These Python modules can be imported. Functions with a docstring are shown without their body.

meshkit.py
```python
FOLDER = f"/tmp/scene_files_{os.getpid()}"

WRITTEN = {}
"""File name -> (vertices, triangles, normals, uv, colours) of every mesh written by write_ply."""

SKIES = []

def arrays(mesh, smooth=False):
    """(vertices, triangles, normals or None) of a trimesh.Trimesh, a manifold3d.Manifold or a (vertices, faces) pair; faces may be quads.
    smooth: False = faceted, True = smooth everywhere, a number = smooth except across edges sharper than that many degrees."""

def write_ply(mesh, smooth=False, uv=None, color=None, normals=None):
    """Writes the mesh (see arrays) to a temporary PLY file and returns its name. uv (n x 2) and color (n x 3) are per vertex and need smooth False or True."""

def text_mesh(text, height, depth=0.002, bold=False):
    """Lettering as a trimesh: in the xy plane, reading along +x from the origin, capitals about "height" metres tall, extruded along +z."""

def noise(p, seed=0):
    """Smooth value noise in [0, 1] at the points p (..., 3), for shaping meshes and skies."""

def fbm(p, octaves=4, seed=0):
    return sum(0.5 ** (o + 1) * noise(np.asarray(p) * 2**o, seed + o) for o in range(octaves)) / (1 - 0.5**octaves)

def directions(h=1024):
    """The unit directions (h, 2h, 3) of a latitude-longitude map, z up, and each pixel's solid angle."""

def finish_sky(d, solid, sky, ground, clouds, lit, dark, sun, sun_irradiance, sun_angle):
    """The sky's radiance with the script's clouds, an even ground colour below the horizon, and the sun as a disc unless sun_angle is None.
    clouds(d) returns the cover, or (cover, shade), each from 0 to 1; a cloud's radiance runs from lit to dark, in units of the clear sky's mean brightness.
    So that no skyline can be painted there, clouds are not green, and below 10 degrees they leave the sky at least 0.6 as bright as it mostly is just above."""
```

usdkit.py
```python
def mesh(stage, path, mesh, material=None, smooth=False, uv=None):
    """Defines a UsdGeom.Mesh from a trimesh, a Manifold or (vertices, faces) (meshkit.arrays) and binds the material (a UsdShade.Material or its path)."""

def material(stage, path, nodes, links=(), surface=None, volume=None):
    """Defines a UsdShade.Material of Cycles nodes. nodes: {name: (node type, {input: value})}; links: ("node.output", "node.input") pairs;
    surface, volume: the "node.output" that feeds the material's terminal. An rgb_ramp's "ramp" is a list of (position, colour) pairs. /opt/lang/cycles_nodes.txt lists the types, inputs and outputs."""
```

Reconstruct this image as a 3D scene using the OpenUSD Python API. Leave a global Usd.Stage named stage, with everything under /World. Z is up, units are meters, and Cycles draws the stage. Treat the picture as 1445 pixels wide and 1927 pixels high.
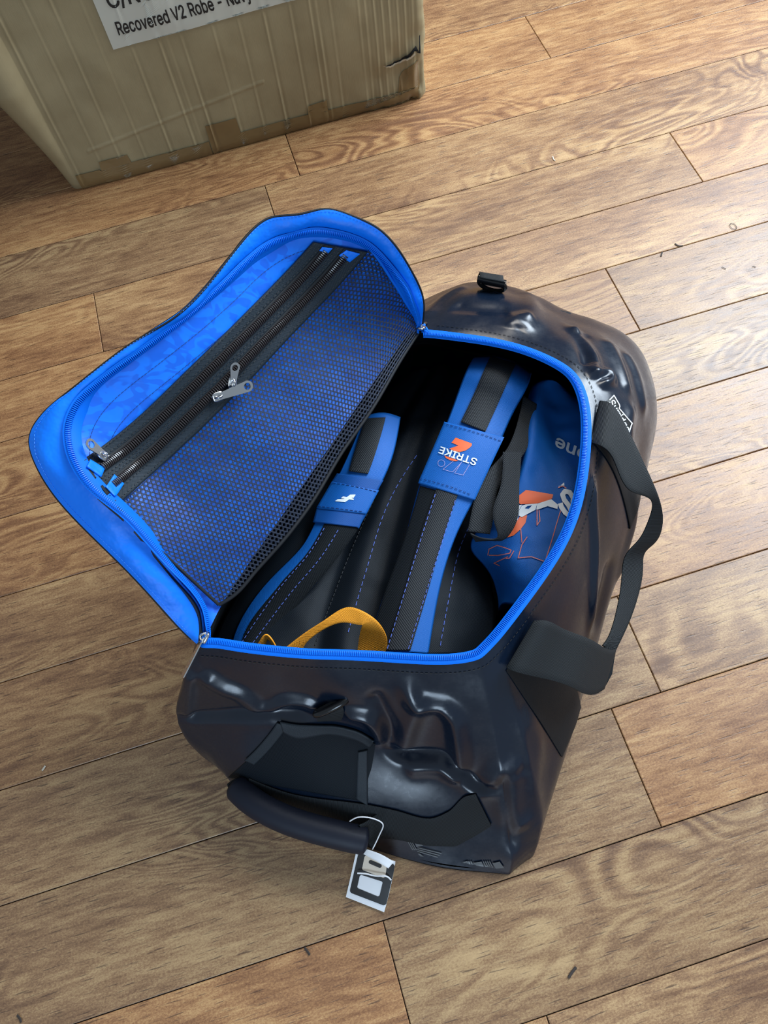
import math, random
import numpy as np, trimesh, shapely, usdkit, meshkit
from shapely.geometry import Polygon, LineString, Point, MultiPolygon
from shapely.ops import unary_union
from scipy.interpolate import CubicSpline, PchipInterpolator, LinearNDInterpolator, NearestNDInterpolator, RectBivariateSpline
from scipy.spatial import cKDTree
from pxr import Usd, UsdGeom, UsdLux, UsdShade, Gf, Sdf
random.seed(7); RNG = np.random.default_rng(7)
stage = Usd.Stage.CreateInMemory()
UsdGeom.SetStageUpAxis(stage, UsdGeom.Tokens.z); UsdGeom.SetStageMetersPerUnit(stage, 1.0)
UsdGeom.Xform.Define(stage, '/World'); UsdGeom.Scope.Define(stage, '/World/Looks')

# ------------------------------------------------------------------ camera, light, exposure
W, H, FPX, CAMH = 1445.0, 1927.0, 1450.0, 1.05
RW = np.array([[0.95558062, -0.28563999, -0.07263252], [0.28890945, 0.85908626, 0.42249511], [0.05828389, 0.42471236, -0.90345027]])
q_, r_ = np.linalg.qr(RW.T); RW = (q_ * np.sign(np.diag(r_))).T
CAM = np.array([0, 0, CAMH])
cam = UsdGeom.Camera.Define(stage, '/World/Camera')
m4 = np.eye(4); m4[0, :3] = RW[0]; m4[1, :3] = RW[1]; m4[2, :3] = -RW[2]; m4[3, :3] = CAM
cam.AddTransformOp().Set(Gf.Matrix4d(*m4.ravel().tolist()))
cam.CreateHorizontalApertureAttr(36.0); cam.CreateVerticalApertureAttr(36.0 * H / W)
cam.CreateFocalLengthAttr(36.0 * FPX / W); cam.CreateClippingRangeAttr(Gf.Vec2f(0.02, 100))
cam.CreateExposureAttr(0.22)


def rect_light(name, pos, target, w, h, power, color):
    L = UsdLux.RectLight.Define(stage, '/World/' + name)
    pos, target = np.array(pos, float), np.array(target, float)
    z = pos - target; z /= np.linalg.norm(z)
    up = np.array([0, 0, 1.0]) if abs(z[2]) < .95 else np.array([1.0, 0, 0])
    x = np.cross(up, z); x /= np.linalg.norm(x); y = np.cross(z, x)
    m = np.eye(4); m[0, :3] = x; m[1, :3] = y; m[2, :3] = z; m[3, :3] = pos
    L.AddTransformOp().Set(Gf.Matrix4d(*m.ravel().tolist()))
    L.CreateWidthAttr(w); L.CreateHeightAttr(h); L.CreateIntensityAttr(power); L.CreateColorAttr(Gf.Vec3f(*color))
    return L


dome = UsdLux.DomeLight.Define(stage, '/World/room_light'); dome.CreateIntensityAttr(0.11); dome.CreateColorAttr(Gf.Vec3f(0.72, 0.86, 1.0))
rect_light('window_light', (2.3, 1.4, 2.0), (0.5, 0.7, 0.0), 1.8, 1.6, 16.5, (0.76, 0.88, 1.0))
rect_light('ceiling_panel', (0.9, 2.0, 2.4), (0.8, 1.5, 0), 1.2, 0.6, 10.0, (1.0, 0.95, 0.86))
rect_light('shop_window', (-0.7, -2.0, 1.4), (-0.1, 0.3, 0.1), 0.9, 1.2, 8.5, (0.62, 0.80, 1.0))


# ------------------------------------------------------------------ helpers
def ray(px, py): return np.array([(px - W / 2) / FPX, -(py - H / 2) / FPX, 1.0]) @ RW
def at(px, py, z=0.0):
    """The point of the place that this photograph shows at pixel (px, py), at height z."""
    d = ray(px, py); return CAM + d * (z - CAMH) / d[2]
def at_many(a):
    a = np.asarray(a, float); d = np.stack([(a[..., 0] - W / 2) / FPX, -(a[..., 1] - H / 2) / FPX, np.ones(a.shape[:-1])], -1) @ RW
    return CAM + d * ((a[..., 2] - CAMH) / d[..., 2])[..., None]
def project(X):
    c = (np.asarray(X, float) - CAM) @ RW.T
    return np.stack([W / 2 + FPX * c[..., 0] / c[..., 2], H / 2 - FPX * c[..., 1] / c[..., 2]], -1)
TH = math.radians(54); BU = np.array([math.cos(TH), math.sin(TH), 0]); BV = np.array([math.sin(TH), -math.cos(TH), 0])
def bag(u, v, z): return BU * u + BV * v + np.array([0, 0, z])
def nrm(v): return v / np.maximum(np.linalg.norm(v, axis=-1, keepdims=True), 1e-12)


USED = {}
def numbered(parent, name):
    k = (parent, name); n = USED.get(k, -1) + 1; USED[k] = n
    return name if n == 0 else f'{name}_{n:03d}'
def tag(prim, label=None, cat=None, group=None, kind=None):
    for k, v in (('label', label), ('category', cat), ('group', group), ('kind', kind)):
        if v: prim.SetCustomDataByKey(k, v)
def thing(name, label, cat, group=None, kind=None, loc=None):
    x = UsdGeom.Xform.Define(stage, '/World/' + numbered('/World', name)); tag(x.GetPrim(), label, cat, group, kind)
    if loc is not None: x.AddTranslateOp().Set(Gf.Vec3d(*map(float, loc)))
    BASE[str(x.GetPath())] = np.zeros(3) if loc is None else np.array(loc, float)
    return x.GetPrim()
BASE = {'/World': np.zeros(3)}
def obj(name, mesh, mat, parent=None, smooth=40, label=None, cat=None, group=None, kind=None, uv=None):
    """One Mesh prim; mesh in world coordinates."""
    pp = '/World' if parent is None else str(parent.GetPath())
    v, f = (mesh.vertices, mesh.faces) if isinstance(mesh, trimesh.Trimesh) else mesh
    top = '/'.join(pp.split('/')[:3])
    v = np.asarray(v, float) - BASE.get(top, np.zeros(3))
    if uv is not None: smooth = True
    m = usdkit.mesh(stage, pp + '/' + numbered(pp, name), trimesh.Trimesh(v, np.asarray(f), process=False), MAT[mat], smooth=smooth, uv=uv)
    tag(m.GetPrim(), label, cat, group, kind)
    return m.GetPrim()
def cat_(ms): return trimesh.util.concatenate(ms)


def grid_faces(n, m, wrap=False):
    i, j = np.meshgrid(np.arange(n if wrap else n - 1), np.arange(m - 1), indexing='ij'); i = i.ravel(); j = j.ravel(); i2 = (i + 1) % n
    a, b, c, d = i * m + j, i2 * m + j, i2 * m + j + 1, i * m + j + 1
    return np.vstack([np.stack([a, b, c], 1), np.stack([a, c, d], 1)])
def grid_normals(P, wrap=False):
    if wrap: du = np.roll(P, -1, 0) - np.roll(P, 1, 0)
    else: du = np.gradient(P, axis=0)
    n = nrm(np.cross(du, np.gradient(P, axis=1)))
    return n
def face_cam(P, N):
    """Normals turned so that the sheet's upper side is the one with mean direction towards the viewer."""
    return N if ((CAM - P) * N).sum(-1).mean() > 0 else -N
def slab(P, t, N=None, uvscale=None):
    """A closed sheet: the grid P on its upper side, thickness t below."""
    n, m = P.shape[:2]; N = face_cam(P, grid_normals(P)) if N is None else N
    top, bot = P.reshape(-1, 3), (P - N * t).reshape(-1, 3)
    f = grid_faces(n, m)
    k = n * m
    e = [(i * m, (i + 1) * m) for i in range(n - 1)] + [((n - 1) * m + j, (n - 1) * m + j + 1) for j in range(m - 1)]
    e += [((i + 1) * m + m - 1, i * m + m - 1) for i in range(n - 1)] + [(j + 1, j) for j in range(m - 1)]
    side = []
    for a, b in e: side += [(a, a + k, b + k), (a, b + k, b)]
    F = np.vstack([f, f[:, ::-1] + k, np.array(side)])
    M = trimesh.Trimesh(np.vstack([top, bot]), F, process=False)
    if M.volume < 0: M.invert()
    return M
def grid_uv(P):
    a = np.concatenate([[0], np.cumsum(np.linalg.norm(np.diff(P[:, P.shape[1] // 2], axis=0), axis=1))])
    b = np.concatenate([[0], np.cumsum(np.linalg.norm(np.diff(P[P.shape[0] // 2], axis=0), axis=1))])
    A, B = np.meshgrid(a, b, indexing='ij'); uv = np.stack([A, B], -1).reshape(-1, 2)
    return np.vstack([uv, uv])
def spl(pts, n, closed=False, t=None):
    p = np.asarray(pts, float)
    d = np.concatenate([[0], np.cumsum(np.maximum(np.linalg.norm(np.diff(p[:, :2] if p.shape[1] == 3 and t == 'px' else p, axis=0), axis=1), 1e-9))])
    if len(p) == 2: return p[0] + (p[1] - p[0]) * np.linspace(0, 1, n)[:, None]
    return CubicSpline(d, p, axis=0, bc_type='natural')(np.linspace(0, d[-1], n))
def spl_mono(pts, n):
    p = np.asarray(pts, float); d = np.concatenate([[0], np.cumsum(np.linalg.norm(np.diff(p[:, :2], axis=0), axis=1))])
    return PchipInterpolator(d, p, axis=0)(np.linspace(0, d[-1], n))
def ribbon_grid(L, R, n=60, w=7, crown=0.0):
    """World grid between two edges given as (px, py, z) lists with the same number of points."""
    L, R = np.asarray(L, float), np.asarray(R, float)
    M = (L + R) / 2; d = np.concatenate([[0], np.cumsum(np.linalg.norm(np.diff(M[:, :2], axis=0), axis=1) + 1)])
    tt = np.linspace(0, d[-1], n)
    f = (lambda A: CubicSpline(d, A, axis=0, bc_type='natural')(tt)) if len(L) > 2 else (lambda A: A[0] + (A[1] - A[0]) * (tt / d[-1])[:, None])
    a, b = at_many(f(L)), at_many(f(R)); s = np.linspace(0, 1, w)
    P = a[:, None] * (1 - s)[None, :, None] + b[:, None] * s[None, :, None]
    if crown: P = P + face_cam(P, grid_normals(P)) * (crown * np.sin(np.pi * s))[None, :, None]
    return P
def ribbon(name, L, R, t, mat, parent, n=60, w=7, crown=0.0, **kw):
    P = ribbon_grid(L, R, n, w, crown); return obj(name, slab(P, t), mat, parent, uv=grid_uv(P), **kw)
def tube(path, r, k=8, flat=1.0, cap=True, radii=None):
    p = np.asarray(path, float); n = len(p); t = nrm(np.gradient(p, axis=0))
    up = np.array([0, 0, 1.0]); a = np.zeros_like(p)
    for i in range(n):
        x = np.cross(t[i], up)
        if np.linalg.norm(x) < .15: x = np.cross(t[i], [1.0, 0, 0])
        x = x / np.linalg.norm(x)
        if i and x @ a[i - 1] < 0: x = -x
        a[i] = x
    b = np.cross(a, t); ang = np.linspace(0, 2 * np.pi, k, endpoint=False)
    rr = np.full(n, r) if radii is None else np.asarray(radii)
    P = p[:, None] + rr[:, None, None] * (np.cos(ang)[None, :, None] * a[:, None] + flat * np.sin(ang)[None, :, None] * b[:, None])
    f = []
    for i in range(n - 1):
        for j in range(k):
            q = (j + 1) % k; f += [(i * k + j, i * k + q, (i + 1) * k + q), (i * k + j, (i + 1) * k + q, (i + 1) * k + j)]
    V = P.reshape(-1, 3)
    if cap:
        V = np.vstack([V, p[0], p[-1]]); c0, c1 = n * k, n * k + 1
        for j in range(k):
            q = (j + 1) % k; f += [(c0, q, j), (c1, (n - 1) * k + j, (n - 1) * k + q)]
    M = trimesh.Trimesh(V, np.array(f), process=False)
    if cap and M.volume < 0: M.invert()
    return M
def box_at(c, x, y, z, sx, sy, sz):
    s = np.array([[i, j, k] for i in (-1, 1) for j in (-1, 1) for k in (-1, 1)], float) * .5
    v = c + s[:, :1] * sx * x + s[:, 1:2] * sy * y + s[:, 2:] * sz * z
    f = np.array([[0, 1, 3], [0, 3, 2], [4, 6, 7], [4, 7, 5], [0, 4, 5], [0, 5, 1], [2, 3, 7], [2, 7, 6], [0, 2, 6], [0, 6, 4], [1, 5, 7], [1, 7, 3]])
    return trimesh.Trimesh(v, f, process=False)


class Surf:
    """A sheet of the scene that decals, bands and stitches can be laid on: pixel -> point on the sheet."""
    def __init__(self, P, N=None, mask=None):
        N = face_cam(P, grid_normals(P)) if N is None else N
        p, n = P.reshape(-1, 3), N.reshape(-1, 3)
        ok = ((CAM - p) * n).sum(1) > 0.02 * np.linalg.norm(CAM - p, axis=1)
        if mask is not None: ok &= mask.ravel()
        p, n = p[ok], n[ok]; q = project(p)
        self.lin = LinearNDInterpolator(q, np.hstack([p, n])); self.near = NearestNDInterpolator(q, np.hstack([p, n]))
    def both(self, q):
        q = np.asarray(q, float); r = self.lin(q); bad = np.isnan(r[..., 0])
        if bad.any(): r[bad] = self.near(q[bad])
        return r[..., :3], nrm(r[..., 3:])
    def on(self, q, off=0.0):
        p, n = self.both(q); return p + n * off
def band(S, L, R, off, t, n=60, w=7):
    """Grid on surface S between two pixel polylines, standing off above it."""
    L, R = spl_mono(L, n), spl_mono(R, n); s = np.linspace(0, 1, w)
    q = L[:, None] * (1 - s)[None, :, None] + R[:, None] * s[None, :, None]
    p, N = S.both(q); return p + N * off, N
def band_obj(name, S, L, R, off, t, mat, parent, n=60, w=7, **kw):
    P, N = band(S, L, R, off, t, n, w); return obj(name, slab(P, t, N), mat, parent, uv=grid_uv(P), **kw)
def decal(S, poly, off, t=0.0004, step=6.0):
    """Flat print: a shapely shape in pixels laid on S as a thin film."""
    out = []
    for g in getattr(poly, 'geoms', [poly]):
        if g.is_empty or g.area < .05: continue
        v, f = trimesh.creation.triangulate_polygon(g.segmentize(step), engine='earcut')
        m = trimesh.Trimesh(np.column_stack([v, np.zeros(len(v))]), f, process=False)
        v2, f2 = trimesh.remesh.subdivide_to_size(m.vertices, m.faces, step * 1.6, max_iter=8)
        v2 = v2[:, :2]; m2 = trimesh.Trimesh(np.column_stack([v2, np.zeros(len(v2))]), f2); v2, f2 = m2.vertices[:, :2], m2.faces
        p, N = S.both(v2)
        out.append(trimesh.Trimesh(np.vstack([p + N * off]), f2, process=False))
    return cat_(out)
def decal_obj(name, S, poly, off, mat, parent, **kw): return obj(name, decal(S, poly, off), mat, parent, smooth=True, **kw)
def text_shape(text, o, e, up, bold=True):
    """Lettering as a shape in pixels: o where the baseline starts, e where it ends, up the cap height vector."""
    m = meshkit.text_mesh(text, 1.0, depth=0.1, bold=bold)
    fl = m.face_normals[:, 2] > .9; T = m.vertices[m.faces[fl]][:, :, :2]
    o, e, up = (np.array(x, float) for x in (o, e, up)); x0, x1 = T[..., 0].min(), T[..., 0].max()
    Q = o + (T[..., :1] - x0) / (x1 - x0) * (e - o) + T[..., 1:] * up
    return unary_union([Polygon(t).buffer(.02) for t in Q if Polygon(t).area > 1e-6])
def stitches(S, line, mat, name, parent, dash=7.0, gap=4.0, r=0.00045, off=0.0006, **kw):
    L = spl_mono(line, 400); d = np.concatenate([[0], np.cumsum(np.linalg.norm(np.diff(L, axis=0), axis=1))]); out = []; s = 0
    while s + dash < d[-1]:
        q = np.array([[np.interp(x, d, L[:, 0]), np.interp(x, d, L[:, 1])] for x in (s, s + dash / 2, s + dash)])
        out.append(tube(S.on(q, off), r, 4)); s += dash + gap
    return obj(name, cat_(out), mat, parent, smooth=60, kind='stuff', **kw)
def coil(path, N, wid, hgt, pitch, gapc=0.0):
    """Zip teeth: small ridged loops across the line 'path' (world points, resampled at the pitch)."""
    d = np.concatenate([[0], np.cumsum(np.linalg.norm(np.diff(path, axis=0), axis=1))]); s = np.arange(pitch / 2, d[-1], pitch)
    P = np.stack([np.interp(s, d, path[:, k]) for k in range(3)], 1); NN = nrm(np.stack([np.interp(s, d, N[:, k]) for k in range(3)], 1))
    T = nrm(np.gradient(P, axis=0)); X = nrm(np.cross(T, NN)); prof = [(-.5, 0), (-.42, .7), (-.15, 1), (.15, 1), (.42, .7), (.5, 0)]
    v = []; hw = pitch * .36
    for a, b in prof:
        c = P + X * a * wid + NN * b * hgt
        v += [c - T * hw * (1 - .35 * b), c + T * hw * (1 - .35 * b)]
    V = np.stack(v, 1); k = V.shape[1]; f = []
    for i in range(len(prof) - 1): f += [(2 * i, 2 * i + 2, 2 * i + 3), (2 * i, 2 * i + 3, 2 * i + 1)]
    m = len(prof)
    for i in range(1, m - 1): f += [(0, 2 * i + 2, 2 * i), (1, 2 * i + 1, 2 * i + 3)]
    F = (np.array(f)[None] + (np.arange(len(s)) * k)[:, None, None]).reshape(-1, 3)
    return trimesh.Trimesh(V.reshape(-1, 3), F, process=False)


# ------------------------------------------------------------------ materials
MAT = {}
def mat(name, nodes, links, surface='p.BSDF'):
    MAT[name] = usdkit.material(stage, '/World/Looks/' + name, nodes, links, surface=surface)
def plain(name, col, rough=.6, spec=.5, metal=0.0, bump=None, **kw):
    n = {'p': ('principled_bsdf', dict(base_color=col, roughness=rough, specular_ior_level=spec, metallic=metal, **kw))}; l = []
    if bump:
        sc, st, dist = bump
        n.update(g=('geometry', {}), n=('noise_texture', dict(scale=sc, detail=3.0)), b=('bump', dict(strength=st, distance=dist)))
        l += [('g.position', 'n.vector'), ('n.fac', 'b.height'), ('b.normal', 'p.normal')]
    mat(name, n, l)
def woven(name, col, col2, freq, rough=.75, strength=.5, axis_ratio=1.0, spec=.3, sheen=0.0):
    """Webbing and cloth with uv in metres: ribs across the strip."""
    n = {'uv': ('uvmap', dict(attribute='st')), 'm': ('mapping', dict(scale=(freq, freq * axis_ratio, 1))), 'sx': ('separate_xyz', {}),
         'w1': ('math', dict(math_type='sine')), 'w2': ('math', dict(math_type='sine')), 'mu': ('math', dict(math_type='multiply')), 'mr': ('map_range', dict(from_min=-1.0, from_max=1.0)),
         'mix': ('mix_color', dict(a=col, b=col2)), 'b': ('bump', dict(strength=strength, distance=.0006)),
         'p': ('principled_bsdf', dict(roughness=rough, specular_ior_level=spec, sheen_weight=sheen))}
    l = [('uv.UV', 'm.vector'), ('m.vector', 'sx.vector'), ('sx.x', 'w1.value1'), ('sx.y', 'w2.value1'), ('w1.value', 'mu.value1'), ('w2.value', 'mu.value2'),
         ('mu.value', 'mr.value'), ('mr.result', 'mix.fac'), ('mr.result', 'b.height'), ('mix.result', 'p.base_color'), ('b.normal', 'p.normal')]
    if axis_ratio == 0:
        l = [x for x in l if x[1] not in ('mr.value', 'mu.value1', 'mu.value2', 'w2.value1')] + [('w1.value', 'mr.value')]; n.pop('w2'); n.pop('mu')
    mat(name, n, l)


def wood(name, dark, mid, light, seed):
    n = {'g': ('geometry', {}), 'oi': ('object_info', {}), 'rv': ('math', dict(math_type='multiply', value2=43.7)), 'cx': ('combine_xyz', {}), 'add': ('vector_math', dict(math_type='add')),
         'm1': ('mapping', dict(location=(seed, seed * 1.7, 0), scale=(2.0, 7.5, 1.0))), 'n1': ('noise_texture', dict(scale=1.0, detail=2.5, roughness=.45, distortion=1.3)),
         'k1': ('math', dict(math_type='multiply', value2=120.0)), 's1': ('math', dict(math_type='sine')), 'r1': ('map_range', dict(from_min=-1.0, from_max=1.0)),
         'm6': ('mapping', dict(location=(9, seed, 0), scale=(1.7, 6.0, 1.0))), 'n6': ('noise_texture', dict(scale=1.0, detail=1.0)), 'k6': ('map_range', dict(from_min=.48, from_max=.66, to_min=.04, to_max=.34, clamp=True)),
         'm2': ('mapping', dict(scale=(16.0, 105.0, 1.0))), 'n2': ('noise_texture', dict(scale=1.0, detail=6.0, roughness=.7, distortion=.3)),
         'm3': ('mapping', dict(scale=(2.6, 10.0, 1.0), location=(seed * 3, 5, 0))), 'n3': ('noise_texture', dict(scale=1.0, detail=5.0, roughness=.62, distortion=.5)),
         'm4': ('mapping', dict(scale=(30.0, 430.0, 1.0))), 'n4': ('noise_texture', dict(scale=1.0, detail=1.5)),
         'pore': ('map_range', dict(from_min=.62, from_max=.70, clamp=True)),
         'm5': ('mapping', dict(scale=(330.0, 520.0, 1.0))), 'n5': ('noise_texture', dict(scale=1.0, detail=2.0, roughness=.8)),
         'a1': ('mix_float', {}), 'a2': ('mix_float', dict(fac=.46)), 'a3': ('mix_float', dict(fac=.30)),
         'ramp': ('rgb_ramp', dict(ramp=[(0.0, tuple(np.array(dark) * .7)), (.385, dark), (.45, tuple((np.array(dark) + mid) / 2)), (.50, mid), (.55, tuple((np.array(mid) + light) / 2)), (.61, light), (.72, tuple(np.array(light) * 1.25))])),
         'tone': ('math', dict(math_type='multiply_add', value2=.26, value3=.87)), 'tm': ('mix_color', dict(blend_type='multiply', fac=1.0)), 'tc': ('combine_color', {}),
         'pm': ('mix_color', dict(b=tuple(np.array(dark) * .4))), 'pk': ('math', dict(math_type='multiply', value2=.7)),
         'rr': ('map_range', dict(from_min=.3, from_max=.7, to_min=.34, to_max=.48)), 'bs': ('math', dict(math_type='subtract')), 'b': ('bump', dict(strength=.22, distance=.0007)),
         'p': ('principled_bsdf', dict(specular_ior_level=.65))}
    l = [('oi.random', 'rv.value1'), ('rv.value', 'cx.x'), ('rv.value', 'cx.y'), ('g.position', 'add.vector1'), ('cx.vector', 'add.vector2')]
    for k in '123456': l += [('add.vector', f'm{k}.vector'), (f'm{k}.vector', f'n{k}.vector')]
    l += [('n1.fac', 'k1.value1'), ('k1.value', 's1.value1'), ('s1.value', 'r1.value'), ('n6.fac', 'k6.value'), ('k6.result', 'a1.fac'), ('r1.result', 'a1.b'), ('n2.fac', 'a1.a'), ('a1.result', 'a2.a'), ('n3.fac', 'a2.b'),
          ('a2.result', 'a3.a'), ('n5.fac', 'a3.b'), ('a3.result', 'ramp.fac'),
          ('oi.random', 'tone.value1'), ('tone.value', 'tc.r'), ('tone.value', 'tc.g'), ('tone.value', 'tc.b'), ('ramp.color', 'tm.a'), ('tc.color', 'tm.b'),
          ('n4.fac', 'pore.value'), ('pore.result', 'pk.value1'), ('pk.value', 'pm.fac'), ('tm.result', 'pm.a'), ('pm.result', 'p.base_color'),
          ('n2.fac', 'rr.value'), ('rr.result', 'p.roughness'), ('n2.fac', 'bs.value1'), ('pore.result', 'bs.value2'), ('bs.value', 'b.height'), ('b.normal', 'p.normal')]
    mat(name, n, l)
for i, (d, m_, l_) in enumerate([((.130, .058, .028), (.285, .150, .066), (.46, .285, .130)), ((.130, .064, .033), (.270, .150, .072), (.44, .285, .138)), ((.145, .060, .026), (.300, .147, .060), (.46, .270, .115))]):
    wood(f'wood_plank_{i}', d, m_, l_, 3.1 + 7.3 * i)
plain('floor_gap', (.03, .016, .01), .8)
plain('shade_wall_paint', (.06, .05, .045), .9)  # dark, so the added walls throw little light back


def tarp(name, col, rough):
    n = {'g': ('geometry', {}), 'n1': ('noise_texture', dict(scale=26.0, detail=3.0, roughness=.5)), 'n2': ('noise_texture', dict(scale=1400.0, detail=1.0)),
         'n3': ('noise_texture', dict(scale=55.0, detail=4.0, roughness=.7)), 'b1': ('bump', dict(strength=.10, distance=.0030)), 'b2': ('bump', dict(strength=.12, distance=.0003)),
         'rr': ('map_range', dict(from_min=.3, from_max=.7, to_min=rough - .04, to_max=rough + .09)), 'p': ('principled_bsdf', dict(base_color=col, specular_ior_level=.55))}
    l = [('g.position', 'n1.vector'), ('g.position', 'n2.vector'), ('g.position', 'n3.vector'), ('n1.fac', 'b1.height'), ('n2.fac', 'b2.height'), ('b1.normal', 'b2.normal'), ('b2.normal', 'p.normal'), ('n3.fac', 'rr.value'), ('rr.result', 'p.roughness')]
    mat(name, n, l)
tarp('black_tarpaulin', (.0035, .0085, .0200), .22)
woven('black_webbing', (.004, .005, .006), (.015, .019, .022), 2 * math.pi / .0016, axis_ratio=0, rough=.62)
woven('coarse_webbing', (.003, .004, .005), (.022, .026, .031), 2 * math.pi / .0030, axis_ratio=1.0, rough=.6, strength=.8)
woven('orange_webbing', (.72, .23, .008), (1.0, .43, .03), 2 * math.pi / .0022, axis_ratio=1.0, rough=.55, strength=.6)
woven('pocket_nylon', (.008, .014, .021), (.016, .026, .036), 2 * math.pi / .0022, axis_ratio=1.0, rough=.6, strength=.4)
woven('black_mesh_fabric', (.003, .004, .005), (.009, .012, .015), 2 * math.pi / .0024, axis_ratio=1.0, rough=.7, strength=.5, spec=.14)
woven('black_nylon', (.003, .005, .008), (.008, .012, .017), 2 * math.pi / .0020, axis_ratio=1.0, rough=.55, strength=.3, spec=.14)
woven('backpack_blue', (.003, .08, .33), (.005, .125, .46), 2 * math.pi / .0016, axis_ratio=1.0, rough=.55, strength=.3)
woven('blue_fabric_dark', (.003, .055, .24), (.004, .08, .31), 2 * math.pi / .0016, axis_ratio=1.0, rough=.55, strength=.3)
plain('handle_neoprene', (.007, .009, .018), .55, .3, bump=(300.0, .1, .001))
plain('side_fabric', (.008, .009, .011), .65, .3, bump=(900.0, .3, .0006))
plain('binding_tape', (.014, .020, .027), .6, .35, bump=(700.0, .4, .0008))
plain('inner_lining', (.004, .006, .009), .7, .2)
plain('zip_blue', (.001, .16, .78), .4, .3)
plain('flap_blue', (.002, .185, .88), .45, .3, bump=(38.0, .55, .006))
plain('tape_blue', (.001, .135, .68), .6, .15, bump=(1200.0, .3, .0005))
plain('black_zip', (.030, .024, .024), .25, .7)
plain('net_black', (.005, .012, .032), .45, .45)
plain('plastic_black', (.006, .006, .007), .2, .5)
plain('steel', (.62, .62, .62), .22, .5, metal=1.0)
plain('print_white', (.72, .76, .78), .5); plain('print_orange', (.80, .13, .035), .5); plain('print_outline', (.62, .16, .14), .5); plain('print_pale_line', (.35, .30, .55), .5)
plain('print_grey', (.10, .105, .11), .4)
plain('thread_blue', (.10, .16, .55), .6); plain('thread_dark', (.003, .02, .12), .6); plain('thread_black', (.012, .013, .015), .6); plain('thread_light_blue', (.03, .25, .85), .5)
plain('card_white', (.78, .78, .79), .5); plain('card_black', (.008, .008, .008), .35); plain('card_warm_bounce', (.62, .53, .42), .5); plain('string_white', (.8, .8, .82), .4)  # the warm card tone is white card with bounce light painted in
plain('packing_tape', (.20, .13, .055), .25, .5, bump=(30.0, .3, .004))
plain('label_paper', (.50, .48, .40), .55); plain('ink_black', (.008, .008, .008), .5); plain('gap_black', (.004, .004, .004), .9); plain('torn_paper', (.52, .44, .31), .7)
plain('scrap_dark', (.03, .02, .015), .7); plain('scrap_pale', (.55, .50, .42), .6)
mat('cardboard', {'g': ('geometry', {}), 'n': ('noise_texture', dict(scale=9.0, detail=5.0, roughness=.6)), 'm': ('mapping', dict(scale=(900.0, 900.0, 25.0))), 'n2': ('noise_texture', dict(scale=1.0, detail=2.0)),
    'r': ('rgb_ramp', dict(ramp=[(.3, (.265, .205, .110)), (.7, (.335, .268, .150))])), 'b': ('bump', dict(strength=.15, distance=.001)), 'p': ('principled_bsdf', dict(roughness=.6, specular_ior_level=.35))},
    [('g.position', 'n.vector'), ('g.position', 'm.vector'), ('m.vector', 'n2.vector'), ('n.fac', 'r.fac'), ('r.color', 'p.base_color'), ('n2.fac', 'b.height'), ('b.normal', 'p.normal')])
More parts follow.
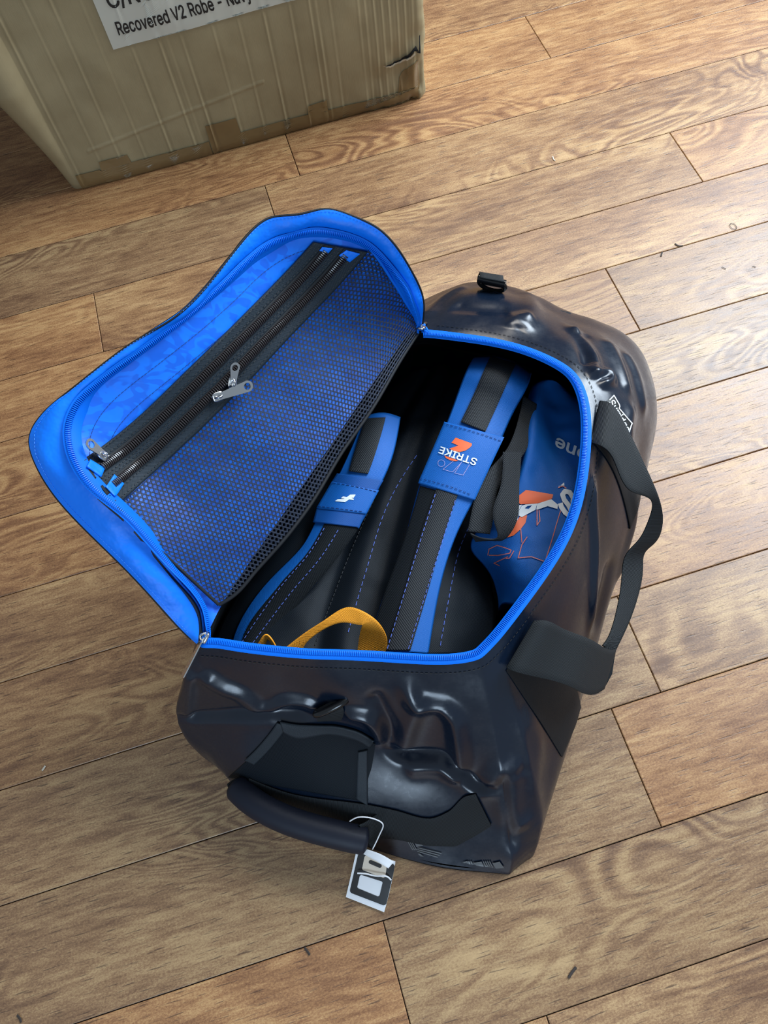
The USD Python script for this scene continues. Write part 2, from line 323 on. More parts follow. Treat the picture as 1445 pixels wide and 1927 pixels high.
mat('printed_lining', {'g': ('geometry', {}), 'm': ('mapping', dict(rotation=(0, 0, .5), scale=(26.0, 70.0, 40.0))), 'n': ('noise_texture', dict(scale=1.0, detail=1.0, distortion=1.6)), 'r': ('rgb_ramp', dict(ramp=[(.47, (.002, .18, .86)), (.53, (.002, .125, .70))])),
    'n2': ('noise_texture', dict(scale=34.0, detail=2.0)), 'b': ('bump', dict(strength=.45, distance=.005)), 'p': ('principled_bsdf', dict(roughness=.42))},
    [('g.position', 'm.vector'), ('m.vector', 'n.vector'), ('n.fac', 'r.fac'), ('r.color', 'p.base_color'), ('g.position', 'n2.vector'), ('n2.fac', 'b.height'), ('b.normal', 'p.normal')])

# ------------------------------------------------------------------ the floor: planks
SEAMS = [1.50674, 1.36212, 1.22698, 1.07903, .94138, .81613, .67495, .54228, .41136, .26429, .12353, -.02851, -.17310]
rows = [SEAMS[0] + .14 * k for k in range(8, 0, -1)] + SEAMS + [SEAMS[-1] - .14 * k for k in range(1, 3)]
i0 = 8
JOINTS = {0: [(1011, 68)], 1: [(552, 296)], 2: [(508, 380)], 3: [(1291, 295), (185, 607)], 5: [(1171, 562)], 9: [(1214, 1238)], 10: [(1197, 1444)], 11: [(746, 1830)], 12: [(1031, 1920)]}
floor = UsdGeom.Xform.Define(stage, '/World/floor').GetPrim(); tag(floor, 'brown wood-grain plank floor under the bag and the box', 'floor', kind='structure')
BASE['/World/floor'] = np.zeros(3)
X0, X1 = -1.5, 2.0
obj('subfloor', box_at(np.array([.25, .9, -.0065]), np.eye(3)[0], np.eye(3)[1], np.eye(3)[2], 3.6, 3.6, .005), 'floor_gap', floor, smooth=False)
def plank(x0, x1, y0, y1, mt):
    g, c, t = .0006, .0009, .004
    a = np.array([[x0 + g, y0 + g], [x1 - g, y0 + g], [x1 - g, y1 - g], [x0 + g, y1 - g]]); s = np.array([[1, 1], [-1, 1], [-1, -1], [1, -1]])
    v = np.vstack([np.column_stack([a, np.full(4, -t)]), np.column_stack([a, np.full(4, -.0007)]), np.column_stack([a + s * c, np.zeros(4)])])
    f = [(8, 9, 10), (8, 10, 11)]
    for r in (0, 4):
        for k in range(4):
            j = (k + 1) % 4; f += [(r + k, r + j, r + 4 + j), (r + k, r + 4 + j, r + 4 + k)]
    obj('plank', (v, np.array(f)), mt, floor, smooth=False)
for r in range(len(rows) - 1):
    y1, y0 = rows[r], rows[r + 1]; k = r - i0
    js = [at(*q)[0] for q in JOINTS.get(k, [])]
    if not js: js = [X0 + .2 + 1.25 * random.random()] if not (0 <= k <= 12) else [-1.25]
    ends = sorted(js)
    while ends[-1] < X1: ends.append(ends[-1] + 1.22)
    while ends[0] > X0: ends.insert(0, ends[0] - 1.22)
    ends = [e for e in ends if X0 < e < X1]; ends = [X0] + ends + [X1]
    for a, b in zip(ends, ends[1:]):
        if b - a > .01: plank(a, b, y0, y1, f'wood_plank_{random.randrange(3)}')
obj('wall_left', box_at(np.array([-.70, 1.75, 1.25]), *np.eye(3), .06, 1.8, 2.5), 'shade_wall_paint', smooth=False, kind='structure', label='unseen dark wall added to shade the floor left of the box', cat='wall')  # added out of view to block light and darken the floor corner
obj('wall_back', box_at(np.array([.6, 2.66, 1.25]), *np.eye(3), 2.9, .06, 2.5), 'shade_wall_paint', smooth=False, kind='structure', label='unseen dark wall added behind the cardboard box for shade', cat='wall')  # added out of view, closes the dark corner round the box

# ------------------------------------------------------------------ the cardboard box
BXL, BXR, BYF, BD, BH, CR = -.312, .414, 1.345, .50, .50, .018
cbox = thing('cardboard_box', 'large creased brown cardboard box with taped bottom edge and a printed white label', 'box', loc=((BXL + BXR) / 2, BYF + BD / 2, 0))
CREASES = [(-.285, .0022, .05), (-.238, .0012, .02), (-.20, .002, .03), (-.155, .0009, .01), (-.105, .0022, .0), (-.058, .0022, -.02), (-.044, .0012, -.03), (-.02, .0024, -.03), (.035, .0016, 0), (.08, .0010, 0), (.125, .0022, 0), (.171, .0014, .0), (.205, .0024, 0), (.216, .0016, 0), (.240, .0012, 0),
           (.290, .0016, 0), (.302, .002, 0), (.318, .0028, 0), (.332, .0024, 0), (.345, .0026, 0), (.36, .003, 0), (.374, .0026, 0), (.388, .002, 0), (.398, .002, 0)]
def box_dent(x, z):
    """How far the front face stands out at (x, z)."""
    d = np.zeros_like(x)
    for cx, a, lean in CREASES:
        s = x - cx - lean * (z - .15) * .3
        d += .5 * a * (np.exp(-(s / .0016) ** 2) - .8 * np.exp(-((s - .0042) / .0028) ** 2)) * (.35 + .9 * meshkit.noise(np.stack([0 * x + cx * 91, z * 14, 0 * x], -1), 2))
    p = np.stack([x * 9, z * 7, 0 * x], -1)
    d += (meshkit.fbm(p, 3, 5) - .5) * .008
    crush = np.clip((x - .27) / .13, 0, 1) * np.clip((.17 - z) / .1, 0, 1)
    d += crush * (meshkit.noise(np.stack([x * 60, z * 30, 0 * x], -1), 3) - .6) * .013
    line = .105 + (x + .02) * .12
    d += np.where((x > -.25) & (x < .1), .0014 * np.exp(-((z - line) / .0022) ** 2), 0)
    d -= np.clip((.02 - z) / .02, 0, 1) ** 2 * .006
    return d
def box_mesh():
    s = []
    nx = 420
    xs = np.linspace(BXL + CR, BXR - CR, nx)
    out = [(x, BYF, 0, -1) for x in xs]
    def arc(cx, cy, a0, a1, n=8): return [(cx + CR * math.cos(a), cy + CR * math.sin(a), math.cos(a), math.sin(a)) for a in np.linspace(a0, a1, n + 2)[1:-1]]
    yb = BYF + BD
    out += arc(BXR - CR, BYF + CR, -math.pi / 2, 0) + [(BXR, y, 1, 0) for y in np.linspace(BYF + CR, yb - CR, 24)]
    out += arc(BXR - CR, yb - CR, 0, math.pi / 2) + [(x, yb, 0, 1) for x in np.linspace(BXR - CR, BXL + CR, 16)]
    out += arc(BXL + CR, yb - CR, math.pi / 2, math.pi) + [(BXL, y, -1, 0) for y in np.linspace(yb - CR, BYF + CR, 24)]
    out += arc(BXL + CR, BYF + CR, math.pi, 1.5 * math.pi)
    o = np.array(out); z = np.concatenate([[0, .004], np.linspace(.01, .34, 110), np.linspace(.36, BH, 8)])
    A, Z = np.meshgrid(np.arange(len(o)), z, indexing='ij'); x, y, nxx, ny = (o[A, k] for k in range(4))
    d = box_dent(x, Z) * np.clip(-ny, 0, 1) + np.where(nxx < 0, -nxx * (.05 * np.clip(Z / .22, 0, 1) ** 1.3), 0) + np.where(nxx > 0, (meshkit.fbm(np.stack([y * 20, Z * 30, x], -1), 3, 9) - .5) * .012 * nxx, 0)
    P = np.stack([x + nxx * d, y + ny * d, Z], -1)
    n, m = P.shape[:2]; f = grid_faces(n, m, True); V = P.reshape(-1, 3)
    V = np.vstack([V, [[(BXL + BXR) / 2, BYF + BD / 2, 0], [(BXL + BXR) / 2, BYF + BD / 2, BH]]]); c = n * m; e = []
    for i in range(n): j = (i + 1) % n; e += [(c, j * m, i * m), (c + 1, i * m + m - 1, j * m + m - 1)]
    M = trimesh.Trimesh(V, np.vstack([f, e]), process=False)
    if M.volume < 0: M.invert()
    return M
obj('carton', box_mesh(), 'cardboard', cbox, smooth=50)
class Front:
    """The box's front face as a place for tape and labels."""
    def both(self, q):
        q = np.asarray(q, float); d = np.stack([(q[..., 0] - W / 2) / FPX, -(q[..., 1] - H / 2) / FPX, np.ones(q.shape[:-1])], -1) @ RW
        p = CAM + d * ((BYF - CAM[1]) / d[..., 1])[..., None]
        p[..., 1] -= box_dent(p[..., 0], np.clip(p[..., 2], 0, 1)); p[..., 2] = np.maximum(p[..., 2], .001)
        N = np.zeros_like(p); N[..., 1] = -1; return p, N
    def on(self, q, off=0): p, n = self.both(q); return p + n * off
FR = Front()
def face_px(x, z): return tuple(project(np.array([x, BYF, z])))
TP = [(-.292, .001), (-.292, .036), (-.245, .036), (-.242, .032), (-.24, .052), (-.185, .052), (-.183, .034), (-.03, .033), (-.028, .066), (.032, .066), (.034, .034), (.17, .033), (.172, .05), (.21, .052), (.21, .03), (.33, .028), (.395, .03), (.395, .001)]
for a, b in ((0, 8), (8, 14), (14, 18)):
    pts = TP[a:b]; pts = [(pts[0][0], .001)] + pts + [(pts[-1][0], .001)]
    decal_obj('packing_tape', FR, Polygon([face_px(*p) for p in pts]).buffer(0), .0024, 'packing_tape', cbox)
decal_obj('corner_tape', FR, Polygon([(748, 178), (752, 145), (775, 118), (786, 112), (791, 160), (789, 168)]), .0013, 'packing_tape', cbox)
LB = [(213, 92), (548, 1), (552, -14), (730, -125), (120, -125)]
fx = lambda p: FR.both(np.array(p, float))[0]
la, lb = fx((213, 92)), fx((548, 1)); ex = lb - la; ex[1] = 0; ex = ex / np.linalg.norm(ex); ez = np.array([-ex[2], 0, ex[0]])
LQ = [la, la + ex * .33, la + ex * .33 + ez * .16, la + ez * .16]
lab = decal_obj('paper_label', FR, Polygon([tuple(project(np.array([p[0], BYF, p[2]]))) for p in LQ]), .0022, 'label_paper', cbox, label='white printed paper label')
decal_obj('label_text', FR, text_shape('Recovered V2 Robe - Navy', (223, 64), (475, -2), (-8.3, -23.5)), .0030, 'ink_black', lab)
decal_obj('label_text', FR, text_shape('C/NO.', (205, 14), (300, -9), (-11, -30)), .0030, 'ink_black', lab)
decal_obj('tear', FR, Polygon([(722, 121), (735, 118), (742, 115), (752, 111), (760, 104), (768, 99), (777, 87), (781, 84), (786, 93), (788, 66), (790, 64), (789, 96), (783, 95), (778, 92), (770, 104), (762, 108), (753, 113), (744, 118), (734, 122)]), .004, 'gap_black', cbox)
decal_obj('torn_edge', FR, Polygon([(718, 121), (734, 122), (744, 118), (753, 113), (762, 108), (770, 104), (779, 94), (779, 98), (770, 108), (762, 112), (753, 117), (744, 121), (734, 125)]), .0045, 'torn_paper', cbox)

# ------------------------------------------------------------------ the bag: shell
def P3(*a):
    return at(a[0], a[1], a[2]) if a[0] > 5 else bag(*a)
COLS = [
 # base                low                 mid                crease              upper               rim
 [(398, 1428, 0),      (372, 1408, .03),   (350, 1388, .06),  (331, 1358, .10),   (343, 1290, .19),   (376, 1216, .25)],
 [(475, 1512, 0),      (470, 1497, .03),   (470, 1472, .06),  (455, 1350, .14),   (455, 1290, .20),   (460, 1228, .25)],
 [(590, 1560, 0),      (585, 1540, .03),   (580, 1498, .07),  (570, 1350, .15),   (580, 1290, .205),  (580, 1240, .247)],
 [(705, 1600, 0),      (700, 1575, .03),   (690, 1512, .07),  (690, 1395, .13),   (682, 1330, .19),   (680, 1243, .245)],
 [(800, 1630, 0),      (790, 1580, .03),   (790, 1532, .06),  (785, 1425, .115),  (780, 1340, .18),   (780, 1250, .245)],
 [(880, 1643, 0),      (882, 1590, .03),   (885, 1535, .06),  (880, 1468, .105),  (862, 1360, .18),   (868, 1250, .245)],
 [(957, 1648, 0),      (962, 1612, .03),   (955, 1560, .06),  (945, 1470, .12),   (925, 1350, .19),   (905, 1240, .245)],
 [(1003, 1612, 0),     (1010, 1580, .03),  (1012, 1530, .06), (995, 1430, .135),  (962, 1310, .20),   (925, 1220, .245)],
 [(.19, .085, 0),      (1076, 1380, .05),  (1058, 1335, .11), (1020, 1260, .18),  (985, 1195, .225),  (950, 1192, .247)],
 [(.30, .09, 0),       (1130, 1190, .06),  (1112, 1165, .12), (1075, 1125, .19),  (1043, 1098, .23),  (1012, 1110, .25)],
 [(.42, .09, 0),       (1181, 1010, .09),  (1163, 998, .15),  (1122, 983, .21),   (1100, 975, .24),   (1084, 992, .255)],
 [(.54, .09, 0),       (1222, 862, .10),   (1203, 850, .17),  (1168, 838, .225),  (1135, 832, .25),   (1110, 860, .262)],
 [(.64, .085, 0),      (1238, 770, .12),   (1218, 750, .18),  (1183, 738, .225),  (1143, 732, .25),   (1111, 768, .262)],
 [(.70, .06, 0),       (1216, 682, .12),   (1188, 670, .185), (1153, 680, .225),  (1115, 692, .25),   (1092, 712, .26)],
 [(.73, .0, 0),        (1160, 628, .13),   (1130, 622, .19),  (1102, 640, .225),  (1078, 662, .248),  (1060, 684, .256)],
 [(.74, -.08, 0),      (1060, 588, .14),   (1042, 588, .19),  (1027, 608, .225),  (1012, 636, .245),  (1000, 656, .25)],
 [(.745, -.15, 0),     (968, 548, .15),    (958, 546, .19),   (950, 570, .222),   (940, 605, .24),    (930, 638, .245)],
 [(.745, -.22, 0),     (886, 541, .15),    (880, 541, .19),   (874, 562, .22),    (866, 598, .236),   (860, 628, .242)],
 [(.74, -.29, 0),      (826, 556, .13),    (818, 560, .17),   (810, 578, .205),   (803, 600, .228),   (797, 622, .24)],
 [(.66, -.335, 0),     (.66, -.345, .08),  (.64, -.335, .14), (.61, -.31, .20),  (.595, -.275, .232), (.568, -.241, .2405)],
 [(.52, -.34, 0),      (.52, -.36, .08),   (.50, -.355, .14), (.48, -.325, .20),  (.47, -.298, .235),  (.452, -.263, .243)],
 [(.36, -.34, 0),      (.36, -.365, .08),  (.34, -.36, .14),  (.32, -.335, .20),  (.31, -.315, .237), (.30, -.291, .247)],
 [(.20, -.34, 0),      (.20, -.37, .07),   (.19, -.365, .12), (.18, -.35, .18),   (.175, -.337, .232), (.18, -.313, .249)],
]
C3 = np.array([[P3(*p) for p in c] for c in COLS]); CORN = C3.copy()
def tighten(C, i, t=.16):
    """Two more columns close to column i, so that the bag keeps a corner there."""
    a, b = C[i] + (C[i - 1] - C[i]) * t, C[i] + (C[(i + 1) % len(C)] - C[i]) * t
    return np.concatenate([C[:i], [a], [C[i]], [b], C[i + 1:]]) if i else np.concatenate([[C[0]], [b], C[1:], [a]])
for i_ in (7, 6): C3 = tighten(C3, i_)
C3 = tighten(C3, 0, .30)
nc = len(C3); CC = np.vstack([C3, C3[:1]])
key = np.concatenate([[0], np.cumsum(np.linalg.norm(np.diff(CC[:, 3], axis=0), axis=1) ** .5)])
NS, NT = 640, 120
tr_ = np.array([0, .12, .28, .6, .82, 1.0])
Srow = CubicSpline(key, CC, axis=0, bc_type='periodic')(np.linspace(0, key[-1], NS, endpoint=False))
SH = PchipInterpolator(tr_, Srow, axis=1)(np.linspace(0, 1, NT))
from scipy.ndimage import gaussian_filter1d
SH = gaussian_filter1d(SH, 1.0, axis=0, mode='wrap'); RIM0 = SH[:, -1].copy(); SH = gaussian_filter1d(SH, 2.5, axis=1, mode='nearest'); SH[:, -1] = RIM0
sm0 = np.argmin(np.linalg.norm(RIM0[:, None] - CORN[None, :, 5], axis=2), axis=0); si_ = np.arange(NS)
win = np.clip(np.minimum(si_ - sm0[2], sm0[17] - si_) / 25.0, 0, 1)[:, None] * np.clip((np.linspace(0, 1, NT) - .6) / .4, 0, 1)[None]
SH = SH + (gaussian_filter1d(SH, 9.0, axis=0, mode='wrap') - SH) * win[..., None]; RIM0 = SH[:, -1].copy()
SN = grid_normals(SH, True)
ctr = np.array([*bag(.37, -.12, .08)])
if ((SH - ctr) * SN).sum(-1).mean() < 0: SN = -SN
SQ = project(SH); vis = ((CAM - SH) * SN).sum(-1) > 0
def feature(pts, amp, sig, side=0.0):
    """A fold on the shell along a line: a ridge (amp > 0) or a sunk crease, sig metres wide; side tilts it into a step."""
    pts = np.asarray(pts, float); L = spl_mono(pts, 60); sig = sig * .8
    w = Surf_shell0.on(L); t = cKDTree(w); d, i = t.query(SH); T = nrm(np.gradient(w, axis=0))[i]
    sgn = np.sign((np.cross(T, SN) * (SH - w[i])).sum(-1)); e = np.exp(-(d / sig) ** 2); endf = np.minimum(1, np.minimum(i, 59 - i) / 8 + .15)
    return (amp * e + side * sgn * (d / sig) * np.exp(-(d / sig) ** 2) * 1.6) * endf
Surf_shell0 = Surf(SH, SN, vis)
D = (meshkit.fbm(SH * 8, 2, 21) - .5) * .007 + (meshkit.fbm(SH @ np.array([BU, BV, [0, 0, 1]]).T * [12, 22, 9], 2, 4) - .5) * .004
F = feature
D += F([(332, 1358), (400, 1350), (455, 1347), (505, 1347), (560, 1350), (592, 1350)], -.010, .011, .004)
D += F([(385, 1262), (420, 1290), (455, 1304), (487, 1328), (505, 1346)], .007, .016, .004)
D += F([(505, 1343), (518, 1326), (545, 1316), (575, 1319), (600, 1335)], .008, .010)
D += F([(645, 1340), (688, 1346), (714, 1372), (722, 1402)], .009, .011, .003)
D += F([(700, 1300), (722, 1340), (735, 1375), (725, 1405)], -.006, .010)
D += F([(772, 1252), (783, 1315), (830, 1322), (864, 1362), (872, 1440), (850, 1462)], .009, .014, .004)
D += F([(800, 1300), (770, 1370), (755, 1420)], .006, .014)
D += F([(728, 1410), (760, 1428), (822, 1430), (866, 1460), (905, 1488), (935, 1484)], -.012, .010, .006)
D += F([(760, 1450), (820, 1445), (870, 1475)], .006, .014)
D += F([(943, 1449), (950, 1500), (957, 1545), (966, 1606)], -.004, .008)
D += F([(905, 1500), (925, 1470), (985, 1440)], .005, .013)
D += F([(970, 1450), (965, 1520), (985, 1560)], .006, .016)
D += F([(985, 1330), (1010, 1400), (1005, 1500), (1000, 1580)], .004, .020)
D += F([(360, 1262), (354, 1300), (352, 1362)], .005, .009)
D += F([(1113, 890), (1117, 1000), (1114, 1110), (1108, 1195)], .008, .009)
D += F([(1150, 1050), (1135, 1120), (1122, 1190)], -.005, .02)
D += F([(1178, 905), (1188, 960), (1172, 1040), (1160, 1100)], .006, .012)
D += F([(1073, 612), (1106, 652), (1121, 687), (1108, 712)], .007, .010, .003)
D += F([(1109, 714), (1142, 703), (1148, 714), (1122, 725)], .008, .007)
D += F([(1090, 625), (1110, 690)], -.006, .012)
D += F([(1140, 640), (1165, 690), (1180, 740)], .005, .012)
D += F([(1170, 660), (1200, 720), (1210, 780)], .005, .014)
D += F([(1190, 760), (1180, 830), (1195, 880)], .005, .015)
D += F([(985, 545), (1000, 590), (975, 620)], .006, .018)
D += F([(800, 600), (830, 565), (880, 540)], .004, .014)
D += F([(960, 585), (915, 580), (850, 575)], -.005, .018)
D += F([(960, 620), (975, 600), (1000, 600)], .004, .012)
tt = np.linspace(0, 1, NT); D *= (np.clip((1 - tt) / .14, 0, 1) * np.clip(tt / .10, 0, 1))[None]
for _ in range(1): D = gaussian_filter1d(gaussian_filter1d(D, 1.0, axis=0, mode='wrap'), .8, axis=1)
SH = SH + SN * D[..., None]; SH[..., 2] = np.maximum(SH[..., 2], .0015)
SN = grid_normals(SH, True)
if ((SH - ctr) * SN).sum(-1).mean() < 0: SN = -SN
s_of = np.argmin(np.linalg.norm(RIM0[:, None] - CORN[None, :, 5], axis=2), axis=0)
holdall = thing('holdall_bag', 'large glossy black sports holdall lying open with bright blue lining and zip', 'bag', loc=bag(.37, -.12, 0))
V = SH.reshape(-1, 3); f = grid_faces(NS, NT, True); c = len(V); V = np.vstack([V, bag(.37, -.12, .0015)])
cap = np.array([(c, ((i + 1) % NS) * NT, i * NT) for i in range(NS)])
shm = trimesh.Trimesh(V, np.vstack([f, cap]), process=False)
if ((shm.triangles_center[: len(f)] - ctr) * shm.face_normals[: len(f)]).sum(1).mean() < 0: shm.invert()
shell = obj('shell', shm, 'black_tarpaulin', holdall, smooth=True)
IN = SH - SN * .005; IN[..., 2] = np.maximum(IN[..., 2], .006); IN[:, -1] = RIM0
k = NT - 12
lin = np.vstack([IN[:, : k + 1].reshape(-1, 3), bag(.37, -.12, .006)]); fl = grid_faces(NS, k + 1, True); c = len(lin) - 1
fmask = (np.arange(NS) >= s_of[0] - 2) & (np.arange(NS) < s_of[18] + 2)
obj('lining', trimesh.Trimesh(lin, np.vstack([fl[:, ::-1], [(c, i * (k + 1), ((i + 1) % NS) * (k + 1)) for i in range(NS)]]), process=False), 'inner_lining', holdall, smooth=True)
ff_ = grid_faces(NS, NT - k, True)[:, ::-1]; fsel = np.tile(np.repeat(fmask, NT - k - 1), 2)
def trim(v, f):
    m = trimesh.Trimesh(v, f, process=False); m.remove_unreferenced_vertices(); return m
obj('facing', trim(IN[:, k:].reshape(-1, 3), ff_[fsel]), 'tape_blue', holdall, smooth=True, label='bright blue facing inside the zip')
obj('hinge_facing', trim(IN[:, k:].reshape(-1, 3), ff_[~fsel]), 'inner_lining', holdall, smooth=True)
SHELL = Surf(SH, SN, (((CAM - SH) * SN).sum(-1) > 0) & (np.arange(NT) > 4)[None])

# the rim's zip: from the near end of the hinge round the opening to its far end
ridx = np.arange(s_of[0], s_of[18] + 1); R = RIM0[ridx]
hin = ctr.copy(); inw = nrm((np.array([*bag(.37, -.12, .25)]) - R) * [1, 1, 0]); T = nrm(np.gradient(R, axis=0)); inw = nrm(np.cross(np.array([0, 0, 1.0]), T)); inw *= np.sign((inw * (bag(.37, -.12, 0) - R)).sum(1).mean())
Nr = nrm(np.array([0, 0, 1.0]) - T * T[:, 2:3])
tp = np.stack([R + inw * x + Nr * y for x, y in ((-.0005, .0015), (.003, .0022), (.008, .0016), (.0115, .0))], 1)
zt = obj('zip_tape', slab(tp, .0009), 'tape_blue', holdall, uv=grid_uv(tp), label='blue zip tape round the opening')
obj('zip_teeth', coil(R + inw * .0066 + Nr * .0016, Nr, .0062, .0024, .0020), 'zip_blue', zt, smooth=30, kind='stuff')
def rimline(o, i0_, i1_): 
    j = np.linspace(i0_, i1_, 200).astype(int); return project(R[j] - inw[j] * o)
nR = len(R)
stitches(SHELL, rimline(.009, 6, nR - 8), 'thread_black', 'stitch_row', holdall, 5.0, 4.0, .0004, .0008)

# fabric panels and webbing on the shell
band_obj('side_panel', SHELL, [(952, 1262), (985, 1312), (1020, 1365), (1056, 1424)], [(1005, 1168), (1050, 1225), (1080, 1285), (1092, 1338)], .0016, .0016, 'side_fabric', holdall, label='matt black fabric panel under the near handle end')
band_obj('side_panel', SHELL, [(1112, 828), (1150, 880), (1168, 925), (1184, 995)], [(1128, 755), (1180, 830), (1205, 890), (1198, 960)], .0016, .0016, 'side_fabric', holdall)
band_obj('end_panel', SHELL, [(535, 1360), (492, 1408), (455, 1440), (430, 1462)], [(706, 1398), (700, 1440), (692, 1470), (690, 1508)], .0014, .0014, 'black_nylon', holdall, label='ribbed fabric end pocket panel')
band_obj('panel_binding', SHELL, [(522, 1358), (490, 1400), (462, 1428)], [(541, 1364), (508, 1408), (480, 1436)], .0034, .0020, 'binding_tape', holdall)
band_obj('panel_binding', SHELL, [(528, 1356), (570, 1362), (620, 1362), (665, 1370), (706, 1392)], [(534, 1374), (565, 1386), (620, 1378), (664, 1386), (695, 1402)], .0040, .0024, 'binding_tape', holdall)
band_obj('panel_binding', SHELL, [(674, 1412), (672, 1450), (671, 1500)], [(692, 1408), (692, 1450), (692, 1512)], .0040, .0024, 'binding_tape', holdall)
band_obj('end_webbing', SHELL, [(470, 1462), (560, 1494), (690, 1512), (740, 1522), (807, 1538), (842, 1526), (880, 1495), (896, 1493)], [(470, 1494), (570, 1536), (690, 1572), (740, 1576), (815, 1589), (852, 1590), (880, 1578), (925, 1551)], .0028, .0014, 'black_webbing', holdall, n=140, label='wide ribbed webbing strip across the near end')
def rect(pts): return Polygon(pts)
pz = lambda x, y: (740 + x * .249, 1480 + y * .249)
GP = [[(490, 580), (560, 555), (600, 625), (575, 622)], [(600, 570), (668, 560), (695, 618), (640, 625)], [(748, 572), (805, 560), (838, 608), (775, 612)], [(160, 415), (215, 425), (225, 440), (175, 450)], [(185, 500), (205, 500), (258, 552), (240, 555)]]
GP += [[(a, 560), (a + 9, 558), (a + 40, 620), (a + 30, 622)] for a in (566, 582, 676, 692, 708, 724)] + [[(a, 410), (a + 8, 411), (a + 45, 475), (a + 36, 474)] for a in (108, 122, 136)] + [[(180, y), (185, y - 6), (370 - (y - 455), y + 40), (365 - (y - 455), y + 46)] for y in (458, 472, 486)]
for g in GP: decal_obj('end_print', SHELL, Polygon([pz(*p) for p in g]).buffer(0), .0016, 'print_grey', holdall)
fr = [(1152, 745), (1165, 768)], [(1163, 767), (1164, 769)]
lp = lambda x, y: (1135 + x * .0519, 735 + y * .0519)
lo = Polygon([lp(*p) for p in [(330, 180), (100, 400), (700, 1600), (880, 1580), (960, 1320), (1020, 1220), (560, 690), (570, 560)]])
bl = decal_obj('brand_label', SHELL, lo, .0020, 'card_black', holdall, label='small black woven label with white lettering')
decal_obj('label_frame', SHELL, LineString([lp(*p) for p in [(190, 370), (340, 210), (525, 530), (545, 600), (520, 670), (740, 920), (990, 1200), (950, 1310), (875, 1560)]]).buffer(1.0), .0025, 'print_white', bl)
decal_obj('label_text', SHELL, text_shape('Surridge', lp(130, 480), lp(760, 1540), (10.5, -7.0)), .0026, 'print_white', bl)

# hardware
def ring_mesh(c, x, y, rx, ry, r, n=28): 
    a = np.linspace(0, 2 * np.pi, n); return tube(c + np.cos(a)[:, None] * x * rx + np.sin(a)[:, None] * y * ry, r, 8, cap=False)
c0 = at(622, 1331, .186); a1 = nrm(at(655, 1316, .194) - at(592, 1346, .180)); b1 = nrm(np.cross(a1, nrm(CAM - c0)) * .3 + nrm(CAM - c0) * .8)
obj('d_ring', ring_mesh(c0, a1, b1, .0195, .0055, .0042), 'plastic_black', holdall)
ribbon('ring_loop', [(597, 1358, .160), (600, 1345, .178), (612, 1334, .190)], [(642, 1356, .160), (647, 1340, .180), (642, 1324, .192)], .0015, 'black_webbing', holdall, 20, 5)
ribbon('ring_loop', [(900, 534, .20), (898, 524, .215), (902, 514, .222), (903, 524, .228)], [(944, 542, .20), (947, 533, .215), (946, 521, .222), (948, 532, .228)], .002, 'black_webbing', holdall, 24, 6)
c1 = at(926, 529, .218); ax_ = nrm(at(952, 536, .218) - at(896, 522, .218))
obj('d_ring', cat_([tube(np.array([c1 - ax_ * .019, c1 + ax_ * .019]), .0058, 10), ring_mesh(c1 + ax_ * .0 - np.array([0, 0, .006]), ax_, np.array([0, 0, 1.0]), .019, .012, .003)]), 'plastic_black', holdall)
ribbon('side_tab', [(1035, 590, .17), (1048, 584, .175), (1072, 592, .172)], [(1034, 594, .165), (1050, 594, .17), (1080, 600, .165)], .003, 'black_webbing', holdall, 20, 4)

# carrying handle on the right: one long webbing loop
ribbon('carry_handle',
  [(1112, 832, .262), (1130, 838, .268), (1152, 858, .262), (1190, 925, .24), (1226, 944, .215), (1219, 985, .19), (1200, 1020, .175), (1178, 1046, .165), (1171, 1085, .155), (1162, 1145, .145), (1146, 1198, .14), (1134, 1215, .14)],
  [(1128, 754, .262), (1146, 757, .268), (1172, 790, .262), (1216, 880, .24), (1241, 940, .215), (1247, 985, .185), (1234, 1020, .165), (1214, 1040, .155), (1210, 1070, .145), (1200, 1125, .135), (1178, 1185, .13), (1156, 1230, .13)],
  .0018, 'black_webbing', holdall, 120, 7, label='long webbing carrying handle hanging over the right side')
ribbon('handle_end',
  [(1150, 1224, .128), (1160, 1222, .136), (1154, 1223, .146), (1120, 1208, .185), (1060, 1183, .225), (1020, 1167, .243), (1004, 1168, .240)],
  [(1130, 1300, .128), (1138, 1296, .134), (1128, 1303, .144), (1085, 1298, .185), (1020, 1276, .218), (965, 1262, .235), (952, 1256, .232)],
  .002, 'black_webbing', holdall, 70, 9, label='wide webbing handle end folded back over the near corner')
ribbon('handle_fold', [(1136, 1217, .138), (1158, 1226, .135), (1156, 1240, .130)], [(1128, 1300, .120), (1140, 1290, .122), (1152, 1268, .125)], .002, 'black_webbing', holdall, 24, 6)

# padded grab handle on the near end
hp = at_many(spl([(442, 1478, .055), (462, 1498, .062), (500, 1524, .066), (560, 1550, .066), (620, 1567, .064), (668, 1578, .060), (690, 1582, .056)], 60))
rad = .0165 * np.clip(np.minimum(np.linspace(0, 1, 60) / .05 + .55, (1 - np.linspace(0, 1, 60)) / .04 + .72), 0, 1)
hd = obj('grab_handle', tube(hp, .0165, 24, 1.0, radii=rad), 'handle_neoprene', holdall, smooth=60, label='padded grab handle on the near end')
ribbon('handle_webbing', [(676, 1553, .072), (684, 1550, .070), (700, 1540, .066), (716, 1530, .06), (740, 1526, .055)], [(700, 1600, .04), (706, 1592, .04), (712, 1578, .04), (726, 1572, .037), (745, 1576, .034)], .002, 'black_webbing', hd, 24, 6)
ribbon('handle_webbing', [(428, 1478, .062), (445, 1466, .062), (470, 1464, .06), (486, 1474, .058)], [(432, 1494, .045), (455, 1486, .05), (478, 1490, .05), (490, 1494, .05)], .002, 'black_webbing', hd, 24, 6)

